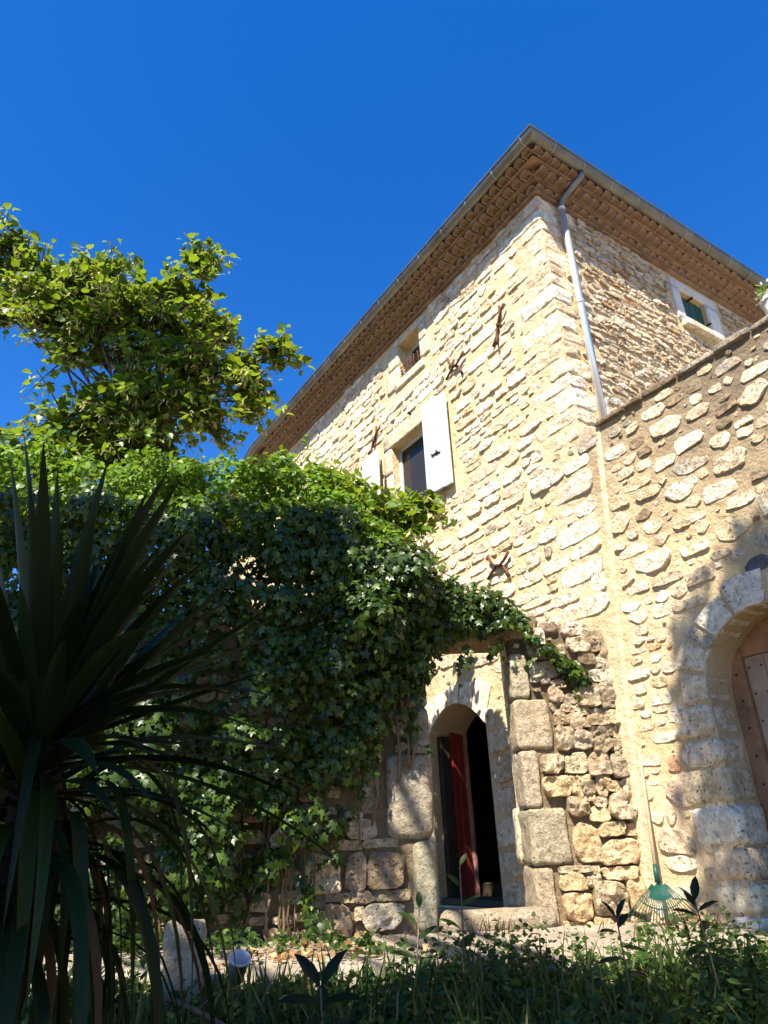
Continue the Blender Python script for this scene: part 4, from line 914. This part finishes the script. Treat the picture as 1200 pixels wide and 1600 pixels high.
# ------------------------------------------------------------------ ivy over the garden wall
UPD = bpy.context.view_layer.update
def interp(tab, x): return float(np.interp(x, [t[0] for t in tab], [t[1] for t in tab]))
IT = [(.22, 2.80), (.40, 2.95), (.55, 3.10), (.70, 3.30), (.85, 3.50), (1.36, 3.62), (1.65, 3.74), (1.9, 3.92), (2.3, 4.2), (5.7, 4.5)]
IB = [(.22, 2.70), (.36, 2.76), (.52, 2.92), (.7, 3.10), (.95, 3.16), (1.3, 3.16), (1.5, 3.02), (1.68, 2.75), (1.96, 2.45), (2.24, 2.02), (2.44, 1.6), (2.73, 1.40), (3.2, 1.12), (3.64, .95), (5.7, .92)]
MGn = np.array(MG.to_3x3()); MGo = np.array(MG.translation)
def to_world(p): return p @ MGn.T + MGo
def clump_leaves(cent, rad, per, size, out, droop, flat=.5):
    P, Nn, T, S = [], [], [], []
    for c, r, k in zip(cent, rad, per):
        d = RNG.normal(size=(k, 3)) + np.array(out) * .8; d /= np.linalg.norm(d, axis=1, keepdims=True)
        rr = r * RNG.uniform(.35, 1.05, (k, 1)) ** .6
        P.append(c + d * rr * np.array([1.15, .9, .85])); Nn.append(d * .7 + np.array(out) * flat + RNG.normal(size=(k, 3)) * .38)
        T.append(RNG.normal(size=(k, 3)) * .55 + np.array(droop)); S.append(RNG.uniform(*size, k))
    return np.concatenate(P), np.concatenate(Nn), np.concatenate(T), np.concatenate(S)
cent, rad, per = [], [], []
def depth(u, z):
    t = max(0, min(1, (z - interp(IB, u)) / 1.3)); q = .10 + (.50 if u > 1.55 else .16) * (t ** .7)
    return q * (1 if z < 3.9 else max(.3, 1 - (z - 3.9) * .6))
while len(cent) < 800:
    u = RNG.uniform(.2, 6.3); lo, hi = interp(IB, u), interp(IT, u)
    if RNG.random() > min(1, (hi - lo) / 2.2 + (.30 if .8 < u < 1.6 else .22 if u < .8 else .10)): continue
    z = RNG.uniform(lo, hi) ; d = depth(u, z) + .34 * noise.noise((u * 2.2, z * 2.2, 4)) * (1 if u > 1.6 else .4)
    r = RNG.uniform(.09, .20) * (.48 if u < .8 else .65 if u < 1.4 else 1); z = max(z, lo + r * .5); z = min(z, hi - r * .4)
    thin = .55 if z < lo + .45 and u > 1.7 else 1
    cent.append((u, max(.05, d), z)); rad.append(r); per.append(int(37 * thin * (r / .15) ** 1.5) + 6)
# growth over the top of the wall, on its back too
for k in range(280):
    u = RNG.uniform(.75, 5.6); hi = interp(IT, u)
    if hi < 3.5: continue
    cent.append((u, RNG.uniform(-.55, .15), RNG.uniform(3.38, hi - .05))); rad.append(RNG.uniform(.12, .2)); per.append(34)
Pl, Nl, Tl, Sl = clump_leaves(np.array(cent), rad, per, (.030, .086), (0, .75, .42), (0, .15, -.9))
# trailing strands
strands = []
for (u, z, L, d, sw) in ((1.22, 3.16, .38, .16, .05), (1.05, 3.2, .28, .14, -.04), (.93, 3.16, .24, .10, -.03), (1.62, 2.95, .55, .20, .06), (1.80, 2.6, .42, .2, -.08), (2.05, 2.3, .55, .22, .1), (2.3, 1.9, .6, .2, .08), (2.5, 1.7, .7, .2, .05), (2.62, 1.8, .85, .24, -.06), (2.9, 1.6, .65, .2, .1), (3.1, 1.5, .55, .2, 0), (.30, 2.75, .12, .1, 0), (1.5, 3.05, .30, .2, .1), (3.4, 1.4, .5, .2, .1), (.62, 3.05, .2, .1, .05)):
    pts = [(u + sw * t * t * 2 + .02 * math.sin(t * 9 + u), d - .06 * t, z - L * t) for t in [i / 7 for i in range(8)]]
    strands.append(pts); k = int(L * 46)
    t = RNG.uniform(.1, 1.02, k); q = np.array([[np.interp(x, np.linspace(0, 1, 8), [p[j] for p in pts]) for j in range(3)] for x in t]) + RNG.normal(size=(k, 3)) * .035
    Pl = np.concatenate([Pl, q]); Nl = np.concatenate([Nl, RNG.normal(size=(k, 3)) * .45 + np.array((0, .9, .3))]); Tl = np.concatenate([Tl, RNG.normal(size=(k, 3)) * .5 + np.array((0, .1, -.9))]); Sl = np.concatenate([Sl, RNG.uniform(.04, .085, k)])
ivy = empty('ivy', (P0 + DG * 2.6 + Vector((0, -.2, .92))).to_tuple(), 'thick dark green ivy hanging over the garden wall beside the doorway', 'ivy'); UPD()
leaves(ivy, IVY_V, IVY_F, to_world(Pl), frames(Nl @ MGn.T, Tl @ MGn.T), Sl, M['ivy'], 290, 'foliage')
st = MB()
for p in strands: st.tube([MG @ Vector(q) - ivy.location for q in p], .0035, 5)
for k in range(26):
    u = RNG.uniform(1.7, 4.6); z0 = interp(IB, u) - .1; p = [(u + .12 * noise.noise((t * 3 + k, 0, 0)), .09 + .03 * noise.noise((k, t * 4, 0)), max(.9, z0 + t * 1.6 - .5)) for t in [i / 7 for i in range(8)]]
    st.tube([MG @ Vector(q) - ivy.location for q in p], RNG.uniform(.004, .012), 5)
st.build('stems', M['vine'], ivy, True)['kind'] = 'stuff'

# climbing shrub with small bright leaves on top of the wall
ST = [(1.55, 3.72), (1.75, 3.86), (1.95, 4.15), (2.24, 4.50), (2.6, 4.86), (2.9, 4.88), (3.37, 4.80), (3.67, 4.88), (4.57, 4.97), (5.8, 5.05)]
cent, rad, per = [], [], []
for k in range(460):
    u = RNG.uniform(1.6, 6.5); hi = interp(ST, u); z = hi - .08 - abs(RNG.normal()) * .38
    if z < 3.55: continue
    r = RNG.uniform(.10, .19); cent.append((u, RNG.uniform(-.5, .52) - max(0, z - 4.2) * .15, z)); rad.append(r); per.append(46)
P_, N_, T_, S_ = clump_leaves(np.array(cent), rad, per, (.038, .072), (0, .45, .75), (0, .4, -.1), .4)
sp = []
for k in range(70):                                       # upright shoots breaking the outline
    u = RNG.uniform(1.7, 5.6); z = interp(ST, u) - .1; L = RNG.uniform(.12, .34); a = RNG.normal() * .25; b = RNG.normal() * .25; dd = RNG.uniform(-.3, .45)
    for t in np.linspace(.1, 1, 12): sp.append((u + a * t * L * 2, dd + b * t * L, z + t * L))
sp = np.array(sp); k = len(sp)
P_ = np.concatenate([P_, sp]); N_ = np.concatenate([N_, RNG.normal(size=(k, 3)) * .6 + np.array((0, .3, .8))]); T_ = np.concatenate([T_, rdir(k)]); S_ = np.concatenate([S_, RNG.uniform(.04, .07, k)])
shr = empty('climbing_shrub', (P0 + DG * 3.2 + Vector((0, .1, 3.4))).to_tuple(), 'bright small-leaved climber heaped along the top of the ivy wall', 'climber'); UPD()
leaves(shr, OVA_V, OVA_F, to_world(P_), frames(N_ @ MGn.T, T_ @ MGn.T), S_ * 1.0, M['shrub'], 280, 'foliage')
st = MB()
for k in range(26):
    u = RNG.uniform(1.8, 5.4); st.tube([MG @ Vector((u + RNG.normal() * .1, -.1 + RNG.normal() * .1, z)) - shr.location for z in np.linspace(3.3, interp(ST, u) - .15, 5)], [.016, .013, .01, .007, .004], 5)
st.build('stems', M['vine'], shr, True)['kind'] = 'stuff'

# ------------------------------------------------------------------ linden trees
def linden(name, label, root, fork, clumps, twigs, nl, lsize, trunk_r, nsingle, brf=.32, bias=(.0, -.25, .45)):
    t = empty(name, root, label, 'tree', None); UPD(); o = Vector(root)
    tk = MB(); f_ = Vector(fork)
    tk.tube([Vector((0, 0, -.25)), Vector((.03, .02, .5)), (f_ - o) * .55 + Vector((.06, .04, 0)), f_ - o], [trunk_r * 1.3, trunk_r, trunk_r * .85, trunk_r * .7], 10)
    tk.build('trunk', M['bark'], t, True)
    P, Nn, T, S = [], [], [], []; BP, BT = [], []
    cc = sum((Vector(c[:3]) for c in clumps), Vector()) / len(clumps)
    for ci, c in enumerate(clumps):
        cp = Vector(c[:3]); R = c[3]; lb = MB(); mid = (f_ + cp) * .2 + cc * .6 + Vector((RNG.normal() * .15, RNG.normal() * .15, -.1))
        lb.tube([f_ - o, mid - o, cp - o], [trunk_r * .22, trunk_r * .13, trunk_r * .07], 7)
        for k in range(int(twigs * c[4])):
            d = Vector(rdir(1)[0]) + Vector(bias) + (cp - cc).normalized() * .55; d.normalize(); L = R * RNG.uniform(.55, 1.15)
            a = cp + Vector(rdir(1)[0]) * R * .25; sag = Vector((0, 0, -.18 * L)); pts = [a + d * L * s + sag * s * s for s in (0, .33, .66, 1)]
            lb.tube([p - o for p in pts], [.012, .009, .006, .003], 5)
            for j in range(nl):
                s = (j + RNG.random()) / nl; p = a + d * L * s + sag * s * s
                side = d.cross(Vector((0, 0, 1))); side = (side if side.length > .1 else Vector((1, 0, 0))).normalized() * (1 if j % 2 else -1)
                q = p + side * RNG.uniform(.02, .09) + Vector(rdir(1)[0]) * .04
                P.append(q); Nn.append(np.array((0, -.25, .75)) + RNG.normal(size=3) * .5); T.append(np.array(side + d * .5) + np.array((0, 0, -.75)) + RNG.normal(size=3) * .3); S.append(RNG.uniform(*lsize) * (1.1 - .35 * s))
                if RNG.random() < brf * (.4 + s):
                    for _ in range(2): BP.append(q + Vector((RNG.normal() * .03, RNG.normal() * .03, -.05))); BT.append(np.array((RNG.normal() * .4, RNG.normal() * .4, -1)))
        lb.build('limb', M['bark'], t, True)
    leaves(t, LIN_V, LIN_F, np.array([tuple(p) for p in P]), frames(np.array(Nn), np.array(T)), np.array(S), M['linden'], nsingle, 'crown')
    n = len(BP); bv = [(x * .75, y, z) for x, y, z in LAN_V]
    b = scatter('bracts', bv, LAN_F, np.array([tuple(p) for p in BP]), frames(RNG.normal(size=(n, 3)), np.array(BT)), RNG.uniform(.06, .10, n), M['bract']); b.parent = t; b.matrix_local = t.matrix_world.inverted(); b['kind'] = 'stuff'
    return t
big = [(-4.2, 7.3, 7.8, .55, 1.2), (-3.8, 7.3, 7.3, .6, 1.2), (-3.6, 7.2, 7.7, .6, 1.2), (-3.3, 7.1, 5.7, .6, 1.3), (-3.0, 7.2, 6.6, .9, 2), (-2.3, 7.1, 6.7, .7, 1.6), (-3.3, 7.2, 7.8, .7, 1.5), (-2.75, 7.2, 7.5, .7, 1.5), (-3.9, 7.2, 8.1, .55, 1.2), (-2.6, 7.0, 5.9, .8, 1.6), (-3.6, 7.1, 6.2, .6, 1.2), (-4.1, 7.0, 5.6, .6, 1.1), (-5.1, 7.3, 8.7, .6, 1.2), (-4.4, 7.3, 8.1, .6, 1.2), (-3.6, 7.3, 8.55, .5, 1.0), (-4.95, 7.3, 9.1, .55, 1.0), (-4.45, 7.3, 8.55, .6, 1.1), (-3.95, 7.3, 8.65, .5, .9), (-3.45, 7.4, 8.1, .7, 1.3), (-2.40, 7.3, 8.70, .48, .9), (-2.5, 7.3, 8.15, .55, 1.1), (-3.0, 7.3, 8.25, .55, 1.0),
       (-3.2, 7.3, 7.3, .8, 1.5), (-2.5, 7.2, 7.2, .75, 1.5), (-1.80, 7.2, 6.95, .55, 1.1), (-1.30, 7.1, 7.02, .40, .8), (-1.62, 7.2, 6.45, .5, 1.0), (-2.6, 7.2, 6.45, .75, 1.5), (-2.1, 7.1, 6.15, .55, 1.1), (-3.1, 7.3, 6.0, .7, 1.4), (-2.9, 7.6, 6.9, .8, 1.3), (-3.5, 7.5, 6.7, .55, 1.0), (-4.8, 7.3, 8.0, .5, .9), (-2.2, 7.4, 7.7, .55, 1.1), (-2.7, 7.5, 7.7, .7, 1.2), (-4.6, 7.0, 5.9, .55, 1.0), (-3.9, 7.2, 5.7, .6, 1.0), (-2.4, 7.3, 5.5, .6, 1.0)]
linden('linden_tree', 'flowering linden tree with yellow-green leaves rising above the ivy at left', (-2.95, 7.9, .88), (-2.95, 7.7, 5.2), big, 13, 19, (.06, .15), .13, 285)
small = [(.36, 6.3, 4.48, .24, .9), (.12, 6.3, 4.46, .28, 1.1), (-.18, 6.2, 4.42, .30, 1.2), (-.45, 6.2, 4.62, .3, 1.0), (.22, 6.2, 4.25, .26, 1.0), (-.05, 6.2, 4.30, .3, 1), (.28, 6.75, 4.72, .26, .8), (-.05, 6.75, 4.68, .26, 1), (-.28, 6.8, 4.55, .32, 1), (.12, 6.8, 4.36, .28, 1), (-.55, 6.8, 5.05, .30, .8), (-.9, 6.8, 5.15, .28, .7), (.20, 6.7, 4.12, .22, .6), (-.35, 6.8, 4.95, .25, .7)]
linden('linden_sapling', 'low linden branch growing in front of the window and pale shutters', (-.25, 7.1, .88), (-.25, 6.95, 3.9), small, 9, 11, (.08, .13), .05, 150, .35)

# ------------------------------------------------------------------ yucca in the foreground
YC = Vector((-1.17, 2.42, 1.86))
yuc = empty('yucca', (YC.x, YC.y, ground_h(YC.y) - .02), 'large dark yucca with sword leaves and drooping dead skirt in left foreground', 'yucca'); UPD()
yo = Vector(yuc.location)
def sword(a, mid, b, W, nm, mat, fold=.35, seg=11):
    a, mid, b = Vector(a), Vector(mid), Vector(b); v = []; f = []
    for i in range(seg + 1):
        t = i / seg; p = a * (1 - t) ** 2 + mid * 2 * t * (1 - t) + b * t * t; dv = ((mid - a) * 2 * (1 - t) + (b - mid) * 2 * t).normalized()
        s = dv.cross(Vector((0, 0, 1))); s = (s if s.length > .05 else Vector((1, 0, 0))).normalized(); nn = s.cross(dv)
        wd = W * min(1, .62 + 1.1 * t) * (1 - max(0, (t - .45) / .55) ** 1.7) * .5 + .0012
        tw = .25 * math.sin(W * 900 + t * 1.5); s2 = s * math.cos(tw) + nn * math.sin(tw); n3 = nn * math.cos(tw) - s * math.sin(tw)
        v += [p + s2 * wd + n3 * wd * fold, p, p - s2 * wd + n3 * wd * fold]
    for i in range(seg):
        for j in range(2): f.append((i * 3 + j, i * 3 + j + 1, i * 3 + j + 4, i * 3 + j + 3))
    link(nm, mesh(nm, [q - yo for q in v], f, True), yuc, mat)
tips = [(-1.36, 2.3, 2.98), (-1.30, 2.15, 2.78), (-1.02, 2.3, 2.86), (-.79, 2.3, 2.79), (-.66, 2.25, 2.55), (-.42, 2.25, 2.42), (-.36, 2.2, 2.22), (-.34, 2.3, 2.22), (-.50, 2.1, 2.06), (-.56, 2.3, 1.80), (-.66, 2.2, 1.76), (-1.52, 2.3, 2.85), (-.58, 2.5, 2.35), (-.72, 2.5, 2.62), (-.90, 2.6, 2.75), (-.45, 2.6, 2.1), (-1.18, 2.6, 2.85), (-.62, 2.0, 1.95)]
for tp in tips:
    tp = Vector(tp); a = YC + (tp - YC).normalized() * .07 + Vector((random.uniform(-.04, .04), random.uniform(-.04, .04), random.uniform(-.16, .06)))
    sword(a, (a + tp) / 2 + Vector((0, 0, random.uniform(.0, .06))), tp, random.uniform(.048, .066), 'leaf', M['yucca'])
for k in range(96):
    th = random.uniform(0, 2 * math.pi); el = random.uniform(-.1, 1.4); L = random.uniform(.6, 1.0)
    d = Vector((math.cos(th) * math.cos(el), math.sin(th) * math.cos(el), math.sin(el))); a = YC + d * .05 + Vector((0, 0, random.uniform(-.2, .02)))
    tp = a + d * L + Vector((0, 0, -.26 * (1.35 - el) * random.random())); sword(a, a + d * L * .55 + Vector((0, 0, .05)), tp, random.uniform(.042, .062), 'leaf', M['yucca'])
for k in range(100):                                       # drooping leaves
    th = random.uniform(0, 2 * math.pi); r = random.uniform(.10, .62); z0 = random.uniform(1.2, 1.8)
    a = Vector((YC.x + .05 * math.cos(th), YC.y + .05 * math.sin(th), z0)); mid = a + Vector((r * 1.1 * math.cos(th), r * 1.1 * math.sin(th), random.uniform(.0, .22)))
    tp = a + Vector((r * 1.15 * math.cos(th), r * 1.15 * math.sin(th), -random.uniform(.45, .85))); tp.z = max(tp.z, .62)
    sword(a, mid, tp, random.uniform(.028, .052), 'leaf' if k % 4 else 'dead_leaf', M['yucca'] if k % 4 else M['dead'], .35)
for a, mid, tp in (((-1.0, 2.4, 1.72), (-.62, 2.3, 1.98), (-.58, 2.3, 1.12)), ((-1.0, 2.4, 1.70), (-.78, 2.25, 1.85), (-.72, 2.25, 1.05)), ((-1.1, 2.3, 1.7), (-.98, 2.0, 1.75), (-.92, 2.05, .95)), ((-1.15, 2.35, 1.6), (-1.12, 2.05, 1.65), (-1.08, 2.1, .9)), ((-.95, 2.4, 1.66), (-.56, 2.5, 1.78), (-.50, 2.5, 1.12)), ((-.98, 2.45, 1.6), (-.66, 2.6, 1.7), (-.56, 2.6, 1.0)), ((-1.0, 2.3, 1.62), (-.85, 2.1, 1.72), (-.80, 2.1, .9))):
    sword(a, mid, tp, .044, 'leaf', M['yucca'], .35, 14)
tk = MB(); tk.tube([Vector((YC.x + .03 * math.sin(z * 5), YC.y, z)) - yo for z in np.linspace(.3, 1.86, 9)], [.085, .08, .075, .08, .085, .085, .09, .085, .05], 10)
tk.build('trunk', M['ybark'], yuc, True)
for (dx, dy, h) in ((.14, .1, 1.15), (-.16, -.05, 1.2), (.26, .0, .95)):
    MB().tube([Vector((YC.x + dx * (1 - .3 * t), YC.y + dy, .3 + (h - .3) * t)) - yo for t in (0, .4, .8, 1)], [.04, .036, .034, .03], 8).build('stem', M['ybark'], yuc, True)

# ------------------------------------------------------------------ weeds and litter on the ground
def gpos(n, x0, x1, y0, y1): 
    x = RNG.uniform(x0, x1, n); y = RNG.uniform(y0, y1, n); return x, y, np.array([ground_h(v) for v in y])
def cover(name, n_pl, x0, x1, y0, y1, hmax, per, size, tv, tf, mat, label, lean=.25):
    x, y, z = gpos(n_pl, x0, x1, y0, y1); P, Nn, T, S = [], [], [], []; stm = MB()
    for i in range(n_pl):
        hh = hmax * RNG.uniform(.35, 1.0) * (.75 + .5 * noise.noise((x[i] * 1.6, y[i] * 1.6, 2))) * (.6 if -1.4 < x[i] < 0 and y[i] > 3.6 else 1); lx, ly = RNG.normal(size=2) * lean * hh
        for j in range(per):
            t = (j + RNG.random()) / per; P.append((x[i] + lx * t + RNG.normal() * .03, y[i] + ly * t + RNG.normal() * .03, z[i] + hh * t)); Nn.append(RNG.normal(size=3) * .5 + np.array((0, -.15, .9))); T.append(np.append(RNG.normal(size=2), .1)); S.append(RNG.uniform(*size))
    o = scatter(name, tv, tf, np.array(P), frames(np.array(Nn), np.array(T)), np.array(S), mat)
    return tag(o, label, 'weeds', kind='stuff')
cover('weeds', 2600, -3.2, 3.0, 2.9, 4.66, .40, 14, (.020, .052), OVA_V, OVA_F, M['weed'], 'low dark weeds covering the shaded ground in front of the terrace')
cover('nettles', 330, -2.6, 2.9, 2.9, 4.6, .46, 18, (.03, .07), LAN_V, LAN_F, M['weed'], 'taller pointed-leaf weeds rising through the ground cover')
cover('terrace_weeds', 46, -.3, 1.9, 4.62, 5.0, .14, 9, (.02, .045), OVA_V, OVA_F, M['weed'], 'small green weeds rooted along the terrace edge').location.z = .18
cover('wall_foot_weeds', 60, -2.6, -.15, 4.9, 5.7, .26, 12, (.025, .055), IVY_V, IVY_F, M['weed'], 'loose weeds at the foot of the ivy wall').location.z = .18
n = 5500; x, y, z = gpos(n, -3.2, 3.0, 2.4, 4.62)
T = RNG.normal(size=(n, 3)) * .35 + np.array((0, 0, 1)); o = scatter('grass', BLD_V, BLD_F, np.stack([x, y, z], 1), frames(rdir(n) * np.array([1, 1, .1]) + 1e-3, T), RNG.uniform(.10, .34, n), M['grass']); tag(o, 'thin grass blades mixed among the weeds', 'grass', kind='stuff')
n = 160; x = np.concatenate([RNG.normal(2.02, .14, 60), RNG.uniform(.2, 2.4, 60), RNG.normal(.72, .1, 40)]); y = np.concatenate([RNG.normal(5.72, .05, 60), RNG.uniform(4.8, 5.9, 60), RNG.normal(6.0, .05, 40)])
T = RNG.normal(size=(n, 3)) * .5 + np.array((0, 0, 1)); o = scatter('dry_grass', BLD_V, BLD_F, np.stack([x, y, np.full(n, .90)], 1), frames(rdir(n) * np.array([1, 1, .1]) + 1e-3, T), RNG.uniform(.05, .14, n), M['dead']); tag(o, 'dry straw tufts on the terrace at the wall foot', 'grass', kind='stuff')
n = 480; x = np.concatenate([RNG.normal(-.6, .35, 230), RNG.uniform(-2.4, 2.6, 250)]); y = np.concatenate([RNG.normal(5.1, .28, 230), RNG.uniform(3.6, 4.68, 250)])
z = np.array([.905 if b > 4.72 else ground_h(b) + .03 for b in y]) + RNG.uniform(0, .05, n)
o = scatter('fallen_leaves', LIT_V, LIT_F, np.stack([x, y, z], 1), frames(RNG.normal(size=(n, 3)) * .45 + np.array((0, -.2, 1)), rdir(n)), RNG.uniform(.02, .065, n), M['litter']); tag(o, 'dry orange fallen leaves gathered by the wall and among weeds', 'fallen leaves', kind='stuff')

# single plants that stand out
def plant(name, label, cat, base, h, specs, tv, tf, mat, group=None, lean=(.0, .0)):
    t = empty(name, base, label, cat, group); top = Vector((lean[0] * h, lean[1] * h, h))
    MB().tube([Vector((0, 0, -.05)), top * .5 + Vector((.01, 0, 0)), top], [.006, .005, .003], 6).build('stem', M['vine'], t, True)
    me = mesh('leaf', tv, tf, True); me.materials.append(mat)
    for (s, az, el, L) in specs:
        d = Vector((math.cos(az) * math.cos(el), math.sin(az) * math.cos(el), math.sin(el))); nn = Vector((0, 0, 1)) - d * d.z + Vector((0, -.35, 0))
        R_ = frames(np.array([nn]), np.array([d]))[0]; o = bpy.data.objects.new('leaf', me); COL.objects.link(o); o.parent = t
        o.matrix_local = Matrix.Translation(top * s) @ Matrix(R_.tolist()).to_4x4() @ Matrix.Scale(L, 4)
    return t
seed = [(1, -.3, 1.1, .10), (1, 2.9, .9, .095), (.93, .6, .5, .10), (.9, 3.6, .3, .11), (.8, -.6, .1, .11), (.72, 3.1, -.1, .12), (.62, .2, -.2, .12), (.95, -1.5, .6, .09)]
plant('seedling', 'dark glossy seedling against the pale ledge left of the rake', 'seedling', (.98, 3.75, .60), .56, seed, LAN_V, LAN_F, M['yucca'], 'dark seedlings before the terrace', (.0, .0))
plant('seedling', 'taller dark glossy seedling against the ledge below the rake head', 'seedling', (1.37, 3.7, .60), .62, [(a, -b + .4, c, d * 1.1) for a, b, c, d in seed], LAN_V, LAN_F, M['yucca'], 'dark seedlings before the terrace', (-.06, .0))
plant('broadleaf_plant', 'dark broad-leaved plant with upright leaves among the weeds at lower centre left', 'plant', (-.33, 3.3, .55), .46, [(1, .5, .75, .17), (1, 2.7, .7, .17), (.9, 3.4, .2, .18), (.9, -.3, .2, .18), (.8, 1.6, .3, .16), (.8, 4.5, .3, .16), (.6, .9, .1, .2), (.6, 3.9, .1, .2), (.4, 2.4, .1, .2), (.4, 5.5, .1, .2)], LAN_V, LAN_F, M['yucca'])
plant('tall_weed', 'thin tall weed standing before the left door jamb', 'weed', (.30, 4.5, .70), .68, [(1, .5, .8, .09), (.85, 2.6, .6, .11), (.7, 0, .5, .13), (.55, 3.3, .5, .14), (.4, .8, .4, .15), (.3, 3.9, .3, .15)], LAN_V, LAN_F, M['weed'], None, (.06, .05))
plant('willow_weed', 'leafy narrow-leaved weed on the ledge left of the door', 'weed', (.02, 4.35, .69), .50, [(1, 1.5, .8, .10), (.85, 2.9, .5, .13), (.7, .2, .5, .14), (.55, 3.5, .4, .15), (.4, .6, .4, .16), (.3, 2.6, .3, .16)], LAN_V, LAN_F, M['weed'], None, (.15, .05))

# ------------------------------------------------------------------ the tree behind the camera that shades the foreground
def towards_sun(p, t): return np.array(p) + np.array(SUN) * t
shade_pts = []
for k in range(270):                                       # over weeds and yucca
    p = (RNG.uniform(-3.4, 3.2), RNG.uniform(1.4, 4.5), .75); shade_pts.append(towards_sun(p, RNG.uniform(7.0, 8.6)))
for k in range(80):
    p = (RNG.uniform(-2.2, -.4), RNG.uniform(2.0, 2.7), RNG.uniform(1.2, 2.9)); shade_pts.append(towards_sun(p, RNG.uniform(6.6, 8.0)))
nsh = 0
while nsh < 150:                                            # one soft-edged patch of shade over the arched door
    u, z = RNG.uniform(-2.5, -.72), RNG.uniform(.8, 3.45)
    edge = -.86 + .10 * math.sin(z * 3.1 + .6) - max(0, z - 2.75) * .62 + (.10 if 1.2 < z < 1.9 else 0)
    if u > edge or math.hypot(u + .98, z - 2.14) < .17 or math.hypot(u + .95, z - 1.62) < .10: continue
    shade_pts.append(towards_sun(MF @ Vector((u, 0, z)), RNG.uniform(7.0, 9.5))); nsh += 1
for k in range(44):                                        # and over the heart of the linden crown
    p = (RNG.normal(-2.75, .42), RNG.uniform(6.8, 7.4), RNG.uniform(5.4, 7.4)); shade_pts.append(towards_sun(p, RNG.uniform(6.6, 8.2)))
for k in range(150):                                       # over the face of the ivy
    u = RNG.uniform(2.35, 5.4); z = RNG.uniform(max(2.3, interp(IB, u) + .3), 3.8)
    shade_pts.append(towards_sun(MG @ Vector((u, .5, z)), RNG.uniform(7.0, 9.0)))
stree = empty('shade_tree', (.9, -3.0, 0), 'big leafy tree behind the viewer that throws the foreground shade', 'tree'); UPD()
cs = np.array(shade_pts); k = len(cs)
P_, N_, T_, S_ = clump_leaves(cs, RNG.uniform(.16, .34, k), [34] * k, (.10, .17), (0, 0, .6), (0, 0, -.5))
o = scatter('crown', OVA_V, OVA_F, P_, frames(N_, T_), S_, M['shade']); o.parent = stree; o.matrix_local = stree.matrix_world.inverted(); o['kind'] = 'stuff'
tk = MB(); so_ = Vector(stree.location); fk = Vector((.5, -2.4, 4.6))
tk.tube([Vector((0, 0, -.2)), Vector((-.05, .1, 1.5)), Vector((-.2, .3, 3.2)), fk - so_], [.24, .19, .17, .14], 12); tk.build('trunk', M['bark'], stree, True)
for c in cs[::9]:
    c = Vector(c); MB().tube([fk - so_, (fk + c) / 2 - so_ + Vector((0, 0, .3)), c - so_], [.06, .035, .01], 6).build('limb', M['bark'], stree, True)
